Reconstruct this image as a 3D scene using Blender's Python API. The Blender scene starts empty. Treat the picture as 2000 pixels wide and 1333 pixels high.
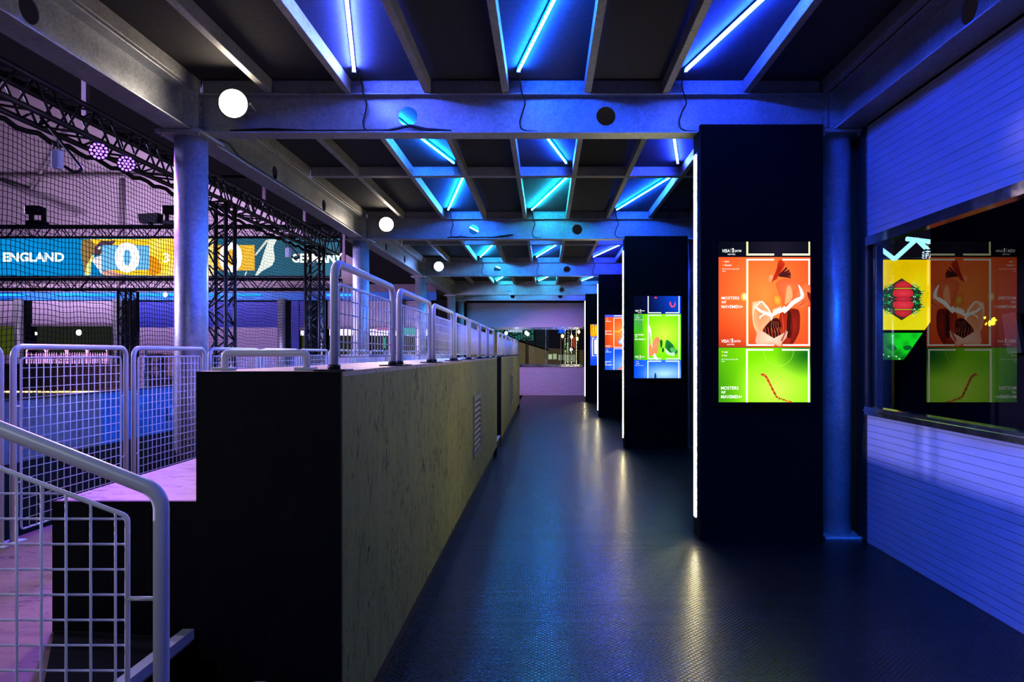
import bpy, math, random
from mathutils import Vector, Matrix
random.seed(7)
PI = math.pi
scene = bpy.context.scene
COL = scene.collection

# ------------------------------------------------------------------ camera constants (photo measured)
VX, VY, F, EYE = 1066.0, 690.0, 1333.0, 1.44
def P(px, py, Y):
    return Vector(((px - VX) / F * Y, Y, EYE - (py - VY) / F * Y))

GAMMA, EXPO = .82, .30
INV = 1/2**EXPO
def lin(c):
    def g(u):
        # inverse of the film response set on the scene (gamma, exposure), so lit displays show their own colours
        u = (u/255.0)**GAMMA
        return INV*(u / 12.92 if u <= 0.04045 else ((u + 0.055) / 1.055) ** 2.4)
    return (g(c[0]), g(c[1]), g(c[2]))

# ------------------------------------------------------------------ mesh builder
class MB:
    def __init__(self):
        self.v, self.f, self.s = [], [], []
    def add(self, verts, faces, smooth=False):
        b = len(self.v)
        self.v += [Vector(p) for p in verts]
        for fc in faces:
            self.f.append(tuple(i + b for i in fc)); self.s.append(smooth)
        return self
    def box(self, x0, x1, y0, y1, z0, z1):
        vs = [(x0,y0,z0),(x1,y0,z0),(x1,y1,z0),(x0,y1,z0),(x0,y0,z1),(x1,y0,z1),(x1,y1,z1),(x0,y1,z1)]
        return self.add(vs, [(0,3,2,1),(4,5,6,7),(0,1,5,4),(1,2,6,5),(2,3,7,6),(3,0,4,7)])
    def rbox(self, x0, x1, y0, y1, z0, z1, c=0.004):
        """box with chamfered vertical and horizontal edges"""
        pts = []
        xs, ys, zs = (x0, x1), (y0, y1), (z0, z1)
        c = min(c, abs(x1-x0)*.45, abs(y1-y0)*.45, abs(z1-z0)*.45)
        def ring(z, i):
            return [(x0+i+c,y0+i,z),(x1-i-c,y0+i,z),(x1-i,y0+i+c,z),(x1-i,y1-i-c,z),(x1-i-c,y1-i,z),(x0+i+c,y1-i,z),(x0+i,y1-i-c,z),(x0+i,y0+i+c,z)]
        h = c*0.5
        for z, i in ((z0, h), (z0+c, 0), (z1-c, 0), (z1, h)):
            pts += ring(z, i)
        fs = [tuple(range(7,-1,-1)), tuple(range(24,32))]
        for k in range(3):
            for j in range(8):
                a = k*8+j; b = k*8+(j+1) % 8
                fs.append((a, b, b+8, a+8))
        return self.add(pts, fs)
    def tube(self, path, r, n=8, closed=False, smooth=True):
        path = [Vector(p) for p in path]
        m = len(path); vs = []; fs = []
        tang = []
        for i in range(m):
            if closed:
                t = path[(i+1) % m] - path[i-1]
            else:
                t = path[min(i+1, m-1)] - path[max(i-1, 0)]
            tang.append(t.normalized() if t.length > 1e-9 else Vector((0,0,1)))
        up = Vector((0,0,1)) if abs(tang[0].z) < .9 else Vector((1,0,0))
        nrm = (up - tang[0]*up.dot(tang[0])).normalized()
        for i in range(m):
            t = tang[i]
            nrm = (nrm - t*nrm.dot(t)).normalized()
            bi = t.cross(nrm)
            rr = r[i] if isinstance(r, (list, tuple)) else r
            # mitre correction
            if 0 < i < m-1 or closed:
                d = (path[(i+1) % m]-path[i]).normalized()
                cs = max(.5, d.dot(t))
            else:
                cs = 1
            for k in range(n):
                a = 2*PI*k/n
                vs.append(path[i] + (nrm*math.cos(a) + bi*math.sin(a))*rr/ (1 if cs > .99 else cs**.5))
        segs = m if closed else m-1
        for i in range(segs):
            for k in range(n):
                a = i*n+k; b = i*n+(k+1) % n
                c = ((i+1) % m)*n
                fs.append((a, b, c+(k+1) % n, c+k))
        self.add(vs, fs, smooth)
        if not closed:
            b = len(self.v) - len(vs)
            self.f.append(tuple(b+k for k in range(n-1,-1,-1))); self.s.append(False)
            self.f.append(tuple(b+(m-1)*n+k for k in range(n))); self.s.append(False)
        return self
    def cyl(self, p0, p1, r, n=16, r2=None, smooth=True):
        return self.tube([p0, p1], [r, r if r2 is None else r2], n, smooth=smooth)
    def poly(self, pts):
        return self.add(pts, [tuple(range(len(pts)))])
    def prism(self, pts, off):
        """extrude polygon pts by vector off"""
        n = len(pts); off = Vector(off)
        vs = [Vector(p) for p in pts] + [Vector(p)+off for p in pts]
        fs = [tuple(range(n-1,-1,-1)), tuple(range(n, 2*n))]
        for i in range(n):
            j = (i+1) % n
            fs.append((i, j, n+j, n+i))
        return self.add(vs, fs)
    def obj_bar(self, p0, p1, w, d, up=(0,0,1)):
        """rectangular bar from p0 to p1"""
        p0, p1 = Vector(p0), Vector(p1)
        t = (p1-p0).normalized(); up = Vector(up)
        a = t.cross(up).normalized()*w/2; b = a.cross(t).normalized()*d/2
        vs = [p0-a-b, p0+a-b, p0+a+b, p0-a+b, p1-a-b, p1+a-b, p1+a+b, p1-a+b]
        return self.add(vs, [(0,3,2,1),(4,5,6,7),(0,1,5,4),(1,2,6,5),(2,3,7,6),(3,0,4,7)])
    def build(self, name, mat, parent=None, cols=None):
        me = bpy.data.meshes.new(name)
        if parent is None:
            xs = [p.x for p in self.v]; ys = [p.y for p in self.v]; zs = [p.z for p in self.v]
            org = Vector(((min(xs)+max(xs))/2, (min(ys)+max(ys))/2, min(zs)))
        else:
            org = Vector((0,0,0)); q = parent
            while q is not None:
                org += q.location; q = q.parent
        me.from_pydata([p-org for p in self.v], [], self.f)
        for pl, sm in zip(me.polygons, self.s):
            pl.use_smooth = sm
        if cols is not None:
            at = me.color_attributes.new(name='Col', type='FLOAT_COLOR', domain='POINT')
            for i, c in enumerate(cols):
                at.data[i].color = (c[0], c[1], c[2], 1)
        me.update()
        o = bpy.data.objects.new(name, me)
        COL.objects.link(o)
        if parent is None:
            o.location = org
        else:
            o.parent = parent
        if mat is not None:
            me.materials.append(mat)
        return o

def fillet(pts, r, seg=5):
    pts = [Vector(p) for p in pts]
    out = [pts[0]]
    for i in range(1, len(pts)-1):
        a, b, c = pts[i-1], pts[i], pts[i+1]
        d1 = (a-b).normalized(); d2 = (c-b).normalized()
        ang = d1.angle(d2)
        tl = min(r/math.tan(ang/2), (a-b).length*.49, (c-b).length*.49)
        rr = tl*math.tan(ang/2)
        bis = (d1+d2).normalized()
        ce = b + bis*(rr/math.sin(ang/2))
        p0 = b+d1*tl; p1 = b+d2*tl
        v0 = p0-ce; v1 = p1-ce
        tot = v0.angle(v1)
        ax = v0.cross(v1).normalized()
        for k in range(seg+1):
            out.append(ce + Matrix.Rotation(tot*k/seg, 3, ax) @ v0)
    out.append(pts[-1])
    return out

def tag(o, label=None, cat=None, group=None, kind=None):
    if label: o['label'] = label
    if cat: o['category'] = cat
    if group: o['group'] = group
    if kind: o['kind'] = kind
    return o

def thing(name, label, cat, loc, group=None, kind='thing'):
    o = bpy.data.objects.new(name, None); COL.objects.link(o)
    o.empty_display_size = .1
    o.location = loc
    return tag(o, label, cat, group, kind)

def copy_tree(o, parent=None):
    c = o.copy(); COL.objects.link(c)
    if parent is not None: c.parent = parent
    for ch in [x for x in o.children]:
        copy_tree(ch, c)
    return c

def copy_thing(o, loc, label, group=None):
    c = copy_tree(o); c.location = loc; c['label'] = label
    if group: c['group'] = group
    return c

def struct(name, mb, mat, label=None):
    o = mb.build(name, mat); o['kind'] = 'structure'
    if label: o['label'] = label
    return o

# ------------------------------------------------------------------ materials
def newmat(name):
    m = bpy.data.materials.new(name); m.use_nodes = True
    nt = m.node_tree; nt.nodes.clear()
    out = nt.nodes.new('ShaderNodeOutputMaterial')
    return m, nt, out
def N(nt, typ, **kw):
    n = nt.nodes.new(typ)
    for k, v in kw.items(): setattr(n, k, v)
    return n
def ramp(nt, fac, stops):
    r = N(nt, 'ShaderNodeValToRGB')
    els = r.color_ramp.elements
    while len(els) < len(stops): els.new(.5)
    for e, (p, c) in zip(els, stops):
        e.position = p; e.color = (c[0], c[1], c[2], 1)
    nt.links.new(fac, r.inputs['Fac']); return r.outputs['Color']
def math_n(nt, op, a, b=None, c=None):
    n = N(nt, 'ShaderNodeMath', operation=op)
    for i, x in enumerate((a, b, c)):
        if x is None: continue
        if isinstance(x, (int, float)): n.inputs[i].default_value = x
        else: nt.links.new(x, n.inputs[i])
    return n.outputs[0]
def principled(nt, out, color=None, rough=.5, metal=0., spec=.5):
    p = N(nt, 'ShaderNodeBsdfPrincipled')
    p.inputs['Roughness'].default_value = rough
    p.inputs['Metallic'].default_value = metal
    p.inputs['Specular IOR Level'].default_value = spec
    if color is not None: p.inputs['Base Color'].default_value = (*color, 1)
    nt.links.new(p.outputs[0], out.inputs['Surface'])
    return p
def noise(nt, scale, detail=3., rough=.5, vec=None, dist=0.):
    n = N(nt, 'ShaderNodeTexNoise')
    n.inputs['Scale'].default_value = scale; n.inputs['Detail'].default_value = detail
    n.inputs['Roughness'].default_value = rough; n.inputs['Distortion'].default_value = dist
    if vec is not None: nt.links.new(vec, n.inputs['Vector'])
    return n.outputs['Fac']
def coords(nt, scale=(1,1,1), rot=(0,0,0)):
    g = N(nt, 'ShaderNodeNewGeometry')
    mp = N(nt, 'ShaderNodeMapping')
    mp.inputs['Scale'].default_value = scale; mp.inputs['Rotation'].default_value = rot
    nt.links.new(g.outputs['Position'], mp.inputs['Vector'])
    return mp.outputs['Vector']
def bump(nt, p, height, strength=.3, dist=.002):
    b = N(nt, 'ShaderNodeBump')
    b.inputs['Strength'].default_value = strength; b.inputs['Distance'].default_value = dist
    nt.links.new(height, b.inputs['Height']); nt.links.new(b.outputs[0], p.inputs['Normal'])

def paint(name, c, rough=.45, metal=0., var=.12, scale=6., spec=.5):
    m, nt, out = newmat(name)
    p = principled(nt, out, rough=rough, metal=metal, spec=spec)
    f = noise(nt, scale, 4, .6, coords(nt))
    lo = tuple(x*(1-var) for x in c); hi = tuple(min(1, x*(1+var)) for x in c)
    nt.links.new(ramp(nt, f, [(.3, lo), (.7, hi)]), p.inputs['Base Color'])
    return m
def galvanised(name, c=(.46,.48,.50), metal=.45, rough=.42):
    m, nt, out = newmat(name)
    p = principled(nt, out, rough=rough, metal=metal)
    v = N(nt, 'ShaderNodeTexVoronoi'); v.inputs['Scale'].default_value = 55
    nt.links.new(coords(nt), v.inputs['Vector'])
    bw = N(nt, 'ShaderNodeRGBToBW'); nt.links.new(v.outputs['Color'], bw.inputs[0])
    f = noise(nt, 4., 5, .65, coords(nt, (1,1,1)))
    mix = math_n(nt, 'ADD', math_n(nt, 'MULTIPLY', bw.outputs[0], .3), math_n(nt, 'MULTIPLY', f, .75))
    nt.links.new(ramp(nt, mix, [(.3, tuple(x*.72 for x in c)), (.75, tuple(min(1, x*1.2) for x in c))]), p.inputs['Base Color'])
    nt.links.new(math_n(nt, 'MULTIPLY_ADD', f, .35, rough-.15), p.inputs['Roughness'])
    return m
def emis(name, c, s):
    m, nt, out = newmat(name)
    e = N(nt, 'ShaderNodeEmission'); e.inputs['Color'].default_value = (*c, 1); e.inputs['Strength'].default_value = s
    nt.links.new(e.outputs[0], out.inputs['Surface']); return m
def emis_attr(name, s):
    m, nt, out = newmat(name)
    a = N(nt, 'ShaderNodeAttribute'); a.attribute_name = 'Col'
    e = N(nt, 'ShaderNodeEmission'); e.inputs['Strength'].default_value = s
    nt.links.new(a.outputs['Color'], e.inputs['Color'])
    nt.links.new(e.outputs[0], out.inputs['Surface']); return m
def osb(name, c, fleck, rough=.6, scale=1., spec=.3, along=(1, 1, .35), amount=.5):
    m, nt, out = newmat(name)
    p = principled(nt, out, rough=rough, spec=spec)
    big = noise(nt, 1.3*scale, 3, .5, coords(nt))
    fine = noise(nt, 34*scale, 4, .6, coords(nt, along), 1.2)
    mid = noise(nt, 9*scale, 4, .65, coords(nt, along), .6)
    base = ramp(nt, math_n(nt, 'ADD', math_n(nt, 'MULTIPLY', big, .45), math_n(nt, 'MULTIPLY', mid, .55)),
                [(.32, tuple(x*.74 for x in c)), (.68, tuple(x*1.16 for x in c))])
    mask = ramp(nt, fine, [(.38, (1,1,1)), (.45, (0,0,0))])
    mask2 = ramp(nt, noise(nt, 3.5*scale, 2, .5, coords(nt)), [(.30, (.15,.15,.15)), (.58, (1,1,1))])
    mx = N(nt, 'ShaderNodeMix', data_type='RGBA')
    nt.links.new(math_n(nt, 'MULTIPLY', math_n(nt, 'MULTIPLY', mask, mask2), amount), mx.inputs['Factor'])
    nt.links.new(base, mx.inputs['A']); mx.inputs['B'].default_value = (*fleck, 1)
    nt.links.new(mx.outputs['Result'], p.inputs['Base Color'])
    bump(nt, p, fine, .25, .002)
    return m
def ribbed(name, c, pitch=.05, rough=.3, line=.45, spec=.5):
    """flat slat panel with fine horizontal joints"""
    m, nt, out = newmat(name)
    p = principled(nt, out, rough=rough, spec=spec)
    g = N(nt, 'ShaderNodeNewGeometry'); s = N(nt, 'ShaderNodeSeparateXYZ')
    nt.links.new(g.outputs['Position'], s.inputs[0])
    fr = math_n(nt, 'FRACT', math_n(nt, 'DIVIDE', s.outputs['Z'], pitch))
    prof = ramp(nt, fr, [(.0, (0,0,0)), (.07, (1,1,1)), (.93, (1,1,1)), (1., (0,0,0))])
    bw = N(nt, 'ShaderNodeRGBToBW'); nt.links.new(prof, bw.inputs[0])
    f = noise(nt, 2.5, 3, .5, coords(nt, (1,1,6)))
    base = ramp(nt, f, [(.3, tuple(x*.92 for x in c)), (.7, tuple(min(1, x*1.05) for x in c))])
    mx = N(nt, 'ShaderNodeMix', data_type='RGBA')
    nt.links.new(bw.outputs[0], mx.inputs['Factor'])
    mx.inputs['A'].default_value = (*[x*line for x in c], 1); nt.links.new(base, mx.inputs['B'])
    nt.links.new(mx.outputs['Result'], p.inputs['Base Color'])
    bump(nt, p, bw.outputs[0], .5, .003)
    return m
def glass(name, tint=(.75,.8,.85), refl=.22):
    m, nt, out = newmat(name)
    t = N(nt, 'ShaderNodeBsdfTransparent'); t.inputs['Color'].default_value = (*tint, 1)
    g = N(nt, 'ShaderNodeBsdfGlossy'); g.inputs['Roughness'].default_value = .004
    lw = N(nt, 'ShaderNodeLayerWeight'); lw.inputs['Blend'].default_value = .5
    sch = math_n(nt, 'MULTIPLY_ADD', math_n(nt, 'POWER', lw.outputs['Facing'], 5.), .96, .04)
    f = math_n(nt, 'MINIMUM', math_n(nt, 'ADD', math_n(nt, 'MULTIPLY', sch, 2.), refl), 1.)
    mx = N(nt, 'ShaderNodeMixShader')
    nt.links.new(f, mx.inputs[0]); nt.links.new(t.outputs[0], mx.inputs[1]); nt.links.new(g.outputs[0], mx.inputs[2])
    nt.links.new(mx.outputs[0], out.inputs['Surface']); return m
def rubber_floor(name):
    m, nt, out = newmat(name)
    p = principled(nt, out, rough=.3, spec=.75)
    g = N(nt, 'ShaderNodeNewGeometry'); s = N(nt, 'ShaderNodeSeparateXYZ')
    nt.links.new(g.outputs['Position'], s.inputs[0])
    px, py = .030, .030
    def grid(ox, oy):
        a = math_n(nt, 'SUBTRACT', math_n(nt, 'FRACT', math_n(nt, 'ADD', math_n(nt, 'DIVIDE', s.outputs['X'], px), ox)), .5)
        b = math_n(nt, 'SUBTRACT', math_n(nt, 'FRACT', math_n(nt, 'ADD', math_n(nt, 'DIVIDE', s.outputs['Y'], py), oy)), .5)
        return math_n(nt, 'SQRT', math_n(nt, 'ADD', math_n(nt, 'MULTIPLY', a, a), math_n(nt, 'MULTIPLY', b, b)))
    d = math_n(nt, 'MINIMUM', grid(0, 0), grid(.5, .5))
    stud = ramp(nt, d, [(.24, (1,1,1)), (.33, (0,0,0))])
    bw = N(nt, 'ShaderNodeRGBToBW'); nt.links.new(stud, bw.inputs[0])
    # sheet seams along the corridor and across it
    sy = math_n(nt, 'ABSOLUTE', math_n(nt, 'SUBTRACT', math_n(nt, 'FRACT', math_n(nt, 'DIVIDE', s.outputs['Y'], 1.22)), .5))
    sx = math_n(nt, 'ABSOLUTE', math_n(nt, 'SUBTRACT', s.outputs['X'], 1.275))
    seam = math_n(nt, 'MINIMUM', math_n(nt, 'MULTIPLY', sy, 1.22), sx)
    seamc = ramp(nt, seam, [(.0, (.25,.25,.25)), (.006, (1,1,1))])
    f = noise(nt, 5, 4, .6, coords(nt))
    base = ramp(nt, f, [(.3, (.004,.005,.007)), (.7, (.006,.0075,.010))])
    mx = N(nt, 'ShaderNodeMix', data_type='RGBA', blend_type='MULTIPLY'); mx.inputs['Factor'].default_value = 1
    nt.links.new(base, mx.inputs['A']); nt.links.new(seamc, mx.inputs['B'])
    nt.links.new(mx.outputs['Result'], p.inputs['Base Color'])
    nt.links.new(math_n(nt, 'MULTIPLY_ADD', bw.outputs[0], -.12, math_n(nt, 'MULTIPLY_ADD', f, .03, .35)), p.inputs['Roughness'])
    bump(nt, p, bw.outputs[0], .75, .0016)
    return m

M = {}
M['galv'] = galvanised('galvanised_steel')
M['galv_pipe'] = galvanised('galvanised_pipe', (.50,.52,.55), .5, .4)
M['joist'] = galvanised('joist_steel', (.40,.40,.39), .3, .5)
M['deck'] = paint('dark_roof_membrane', (.035,.033,.032), .8, var=.25, scale=30)
M['white'] = paint('white_powder_coat', (.72,.74,.78), .35, var=.05)
M['wire'] = paint('white_wire', (.74,.76,.80), .4, var=.03)
M['black'] = paint('black_paint', (.008,.009,.012), .55, var=.3, scale=12)
M['matt'] = paint('matt_black', (.012,.012,.014), .8, var=.3, scale=20)
M['tower'] = paint('tower_black', (.0025,.003,.004), .75, var=.25, scale=25, spec=.08)
M['plastic'] = paint('black_plastic', (.02,.02,.022), .4)
M['truss'] = paint('black_truss', (.045,.042,.05), .4, .3, var=.3)
M['net'] = paint('net_twine', (.012,.010,.014), .8)
M['osb'] = osb('osb_board_side', (.25,.245,.055), (.012,.012,.004), .6, amount=.95)
M['osb_top'] = osb('osb_board_top', (.40,.31,.25), (.07,.05,.045), .5, scale=.9, along=(.35,1,1), amount=.85)
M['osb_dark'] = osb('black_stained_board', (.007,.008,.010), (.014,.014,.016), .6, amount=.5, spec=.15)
M['floor'] = rubber_floor('stud_rubber')
M['shutter'] = ribbed('shutter_slats', (.42,.45,.60), .055, .35)
M['panel'] = ribbed('lower_slat_panel', (.36,.42,.60), .05, .35, spec=.2)
M['alu'] = galvanised('aluminium', (.62,.63,.65), .95, .13)
M['glass'] = glass('window_glass', (.78,.80,.82), .05)
M['glass_end'] = glass('end_window_glass', (.8,.84,.86), .03)
M['cable'] = paint('black_cable', (.006,.006,.007), .5)
M['led_warm'] = emis('warm_white_led', (1,.88,.48), 34)
M['display'] = emis_attr('lit_display', 1.28)
M['score'] = emis_attr('lit_scoreboard', 1.6)
M['score_text'] = emis_attr('lit_score_text', 3.2)
M['flood_warm'] = emis('flood_warm', (1,.86,.70), 34)
M['flood_blue'] = emis('flood_blue', (.22,.42,1), 34)
M['lilac'] = paint('lilac_canvas', (.40,.34,.42), .8, var=.08, scale=1.5)
M['dark_canvas'] = paint('dark_canvas', (.016,.011,.018), .9)

# ------------------------------------------------------------------ text as polygons
_txt = {}
def text_tris(body, shear=0., bold=.012):
    key = (body, shear, bold)
    if key in _txt: return _txt[key]
    cu = bpy.data.curves.new('lettering', 'FONT'); cu.body = body; cu.size = 1; cu.shear = shear; cu.offset = bold; cu.resolution_u = 3
    ob = bpy.data.objects.new('lettering', cu); COL.objects.link(ob)
    bpy.context.view_layer.update()
    me = bpy.data.meshes.new_from_object(ob.evaluated_get(bpy.context.evaluated_depsgraph_get()))
    vs = [(v.co.x, v.co.y) for v in me.vertices]; fs = [tuple(p.vertices) for p in me.polygons]
    bpy.data.objects.remove(ob); bpy.data.curves.remove(cu); bpy.data.meshes.remove(me)
    x0 = min(v[0] for v in vs); x1 = max(v[0] for v in vs); y0 = min(v[1] for v in vs); y1 = max(v[1] for v in vs)
    vs = [((x-x0)/(x1-x0), (y-y0)/(y1-y0)) for x, y in vs]
    _txt[key] = (vs, fs); return _txt[key]

# ------------------------------------------------------------------ flat picture on a lit display
class Canvas:
    """polygons lying on the vertical display surface at depth Y; coordinates are photo pixels at that depth"""
    def __init__(self, Y, tr=None):
        self.Y = Y; self.tr = tr or (lambda x, y: (x, y)); self.mb = MB(); self.c = []; self.layer = 0
    def _p(self, x, y):
        x, y = self.tr(x, y)
        return P(x, y, self.Y) * 1.0 - Vector((0, self.layer*.00035, 0))
    def poly(self, pts, c):
        c = c if isinstance(c, list) else [lin(c)]*len(pts)
        self.mb.add([self._p(*q) for q in pts], [tuple(range(len(pts)))]); self.c += c
        self.layer += 1
        return self
    def rect(self, x0, y0, x1, y1, c):
        return self.poly([(x0,y1),(x1,y1),(x1,y0),(x0,y0)], c)
    def grad(self, x0, y0, x1, y1, fn, nx=10, ny=14):
        vs = []; cs = []
        for j in range(ny+1):
            for i in range(nx+1):
                u, v = i/nx, j/ny
                vs.append(self._p(x0+(x1-x0)*u, y0+(y1-y0)*v)); cs.append(lin(fn(u, v)))
        fs = []
        for j in range(ny):
            for i in range(nx):
                a = j*(nx+1)+i
                fs.append((a+nx+1, a+nx+2, a+1, a))
        self.mb.add(vs, fs); self.c += cs; self.layer += 1
        return self
    def ellipse(self, cx, cy, rx, ry, c, n=24, rot=0, a0=0, a1=2*PI):
        pts = []
        for k in range(n):
            a = a0+(a1-a0)*k/n
            x, y = rx*math.cos(a), ry*math.sin(a)
            pts.append((cx+x*math.cos(rot)-y*math.sin(rot), cy+x*math.sin(rot)+y*math.cos(rot)))
        return self.poly(pts[::-1], c)
    def blob(self, ctrl, c, seg=5, c2=None):
        """closed smooth outline; fan from its centre so that colour can shade from c2 (centre) to c"""
        n = len(ctrl); pts = []
        for i in range(n):
            p0, p1, p2, p3 = ctrl[i-1], ctrl[i], ctrl[(i+1) % n], ctrl[(i+2) % n]
            for k in range(seg):
                t = k/seg
                q = []
                for d in (0, 1):
                    q.append(.5*((2*p1[d]) + (-p0[d]+p2[d])*t + (2*p0[d]-5*p1[d]+4*p2[d]-p3[d])*t*t + (-p0[d]+3*p1[d]-3*p2[d]+p3[d])*t**3))
                pts.append(tuple(q))
        if c2 is None:
            return self.poly(pts, c)
        cx = sum(p[0] for p in pts)/len(pts); cy = sum(p[1] for p in pts)/len(pts)
        vs = [self._p(cx, cy)] + [self._p(*p) for p in pts]
        m = len(pts)
        self.mb.add(vs, [(0, 1+i, 1+(i+1) % m) for i in range(m)]); self.c += [lin(c2)] + [lin(c)]*m
        self.layer += 1
        return self
    def stroke(self, pts, w, c):
        c = lin(c); vs = []; fs = []
        m = len(pts)
        for i in range(m):
            a = pts[max(i-1, 0)]; b = pts[min(i+1, m-1)]
            dx, dy = b[0]-a[0], b[1]-a[1]; L = math.hypot(dx, dy) or 1
            ww = w[i] if isinstance(w, (list, tuple)) else w
            nx, ny = -dy/L*ww/2, dx/L*ww/2
            vs += [self._p(pts[i][0]+nx, pts[i][1]+ny), self._p(pts[i][0]-nx, pts[i][1]-ny)]
        for i in range(m-1):
            fs.append((2*i, 2*i+1, 2*i+3, 2*i+2))
        self.mb.add(vs, fs); self.c += [c]*len(vs); self.layer += 1
        return self
    def text(self, body, x0, y0, x1, y1, c=(255,255,255), shear=0., bold=.012):
        vs, fs = text_tris(body, shear, bold)
        self.mb.add([self._p(x0+(x1-x0)*u, y1-(y1-y0)*v) for u, v in vs], fs)
        self.c += [lin(c)]*len(vs); self.layer += 1
        return self
    def build(self, name, mat, parent):
        return self.mb.build(name, mat, parent, self.c)

# ================================================================== SETTING
LY, RX = -2.83, 2.306
COLY = [5.45, 10.45, 15.45, 20.45]
ENDY = 22.6
ORD = ['nearest', 'second', 'third', 'fourth', 'fifth', 'sixth', 'seventh', 'eighth', 'ninth', 'tenth']

struct('floor', MB().box(-.78, 2.47, -3, 23.2, -.06, 0), M['floor'])
struct('ground', MB().box(-40, 60, -8, 90, -.30, -.10), M['matt'])
struct('ceiling', MB().box(-2.95, 2.47, .5, 23.2, 3.603, 3.66), M['deck'])

# right wall: slat panel, long window, roller shutter
struct('wall_right', MB().box(2.44, 2.56, -3, 5.18, 0, .972), M['panel'])
w1 = MB().box(2.44, 2.54, -3, 5.18, .972, .998)
w1 = thing('window_1', None, None, (2.46, 1.0, .972), kind='structure')
MB().poly([(2.465, 5.17, 1.035), (2.465, -3, 1.035), (2.465, -3, 2.25), (2.465, 5.17, 2.25)]).build('pane', M['glass'], w1)
MB().box(2.415, 2.50, -3, 5.18, .974, 1.035).box(2.405, 2.43, -3, 5.18, 1.0, 1.012).build('sill', M['alu'], w1)
MB().box(2.425, 2.50, -3, 5.18, 2.25, 2.318).build('head_rail', M['alu'], w1)
MB().box(2.475, 2.52, 5.10, 5.14, 1.035, 2.25).build('frame', M['alu'], w1)
sh = thing('roller_shutter', 'long pale slatted roller shutter above the window on the corridor side wall', 'shutter', (2.46, 1.0, 2.318))
MB().box(2.44, 2.50, -3, 5.18, 2.318, 3.16).build('slats', M['shutter'], sh)
MB().box(2.45, 2.62, -3, 5.18, 3.16, 3.36).build('shutter_box', M['matt'], sh)
# dark jamb post between round column and shutter
struct('trim_1', MB().rbox(2.435, 2.49, 5.185, 5.33, 0, 3.36, .01), M['black'])
# right wall further along the corridor (behind the display towers)
struct('wall_right_rear', MB().box(2.485, 2.53, 5.335, 23.19, 0, 3.36), M['tower'])

# end wall
EY = 23.2
struct('wall_back', MB().box(-2.68, 2.47, EY, EY+.1, 0, .972), M['panel'])
w2 = thing('window_2', None, None, (0, EY, .972), kind='structure')
MB().poly([(-2.68, EY+.03, 1.04), (2.47, EY+.03, 1.04), (2.47, EY+.03, 2.25), (-2.68, EY+.03, 2.25)]).build('pane', M['glass_end'], w2)
MB().box(-2.68, 2.47, EY-.04, EY+.1, .974, 1.06).build('sill', M['alu'], w2)
MB().box(-2.68, 2.47, EY-.03, EY+.1, 2.235, 2.318).build('head_rail', M['alu'], w2)
mb = MB()
for x in (-.0, -1.35, 1.35): mb.box(x-.012, x+.012, EY+.01, EY+.06, 1.06, 2.235)
mb.build('mullion', M['alu'], w2)
sh2 = thing('roller_shutter', 'wide slatted roller shutter above the window at the corridor end', 'shutter', (0, EY, 2.318))
MB().box(-2.68, 2.47, EY, EY+.06, 2.318, 3.14).build('slats', M['shutter'], sh2)
MB().box(-2.68, 2.47, EY+.01, EY+.2, 3.14, 3.40).build('shutter_box', M['matt'], sh2)
struct('trim_2', MB().rbox(-2.85, -2.69, EY-.02, EY+.1, 0, 3.4, .01), M['black'])

# ================================================================== STEEL FRAME
def column(x, y, label, hl=.19):
    t = thing('steel_column', label, 'column', (x, y, 0), 'round steel columns')
    MB().cyl((x, y, .02), (x, y, 3.145), .1225, 32).build('pipe', M['galv_pipe'], t)
    MB().rbox(x-.15, x+.15, y-.19, y+.17, 0, .02, .004).build('base_plate', M['galv'], t)
    hp = MB().rbox(x-hl, x+.17, y-.19, y+.19, 3.146, 3.172, .004)
    hp.build('head_plate', M['galv'], t)
    st = MB().box(x-.085, x+.085, y-.085, y-.073, 3.172, 3.488).box(x-.085, x+.085, y+.073, y+.085, 3.172, 3.488).box(x-.006, x+.006, y-.073, y+.073, 3.172, 3.488)
    st.build('stub_post', M['galv'], t)
    for dx in (-.15, .13):
        for dy in (-.15, .15):
            MB().cyl((x+dx, y+dy, 3.125), (x+dx, y+dy, 3.146), .013, 6, smooth=False).build('bolt', M['galv'], t)
    return t
for i, y in enumerate(COLY + [ENDY]):
    column(LY, y, 'galvanized round steel column beside the mesh barrier row, %s along the corridor' % ORD[i])
for i, y in enumerate(COLY):
    column(RX, y, 'galvanized round steel column by the %s black display tower' % (['nearest', 'second', 'third', 'farthest'][i]), .16)

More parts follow.
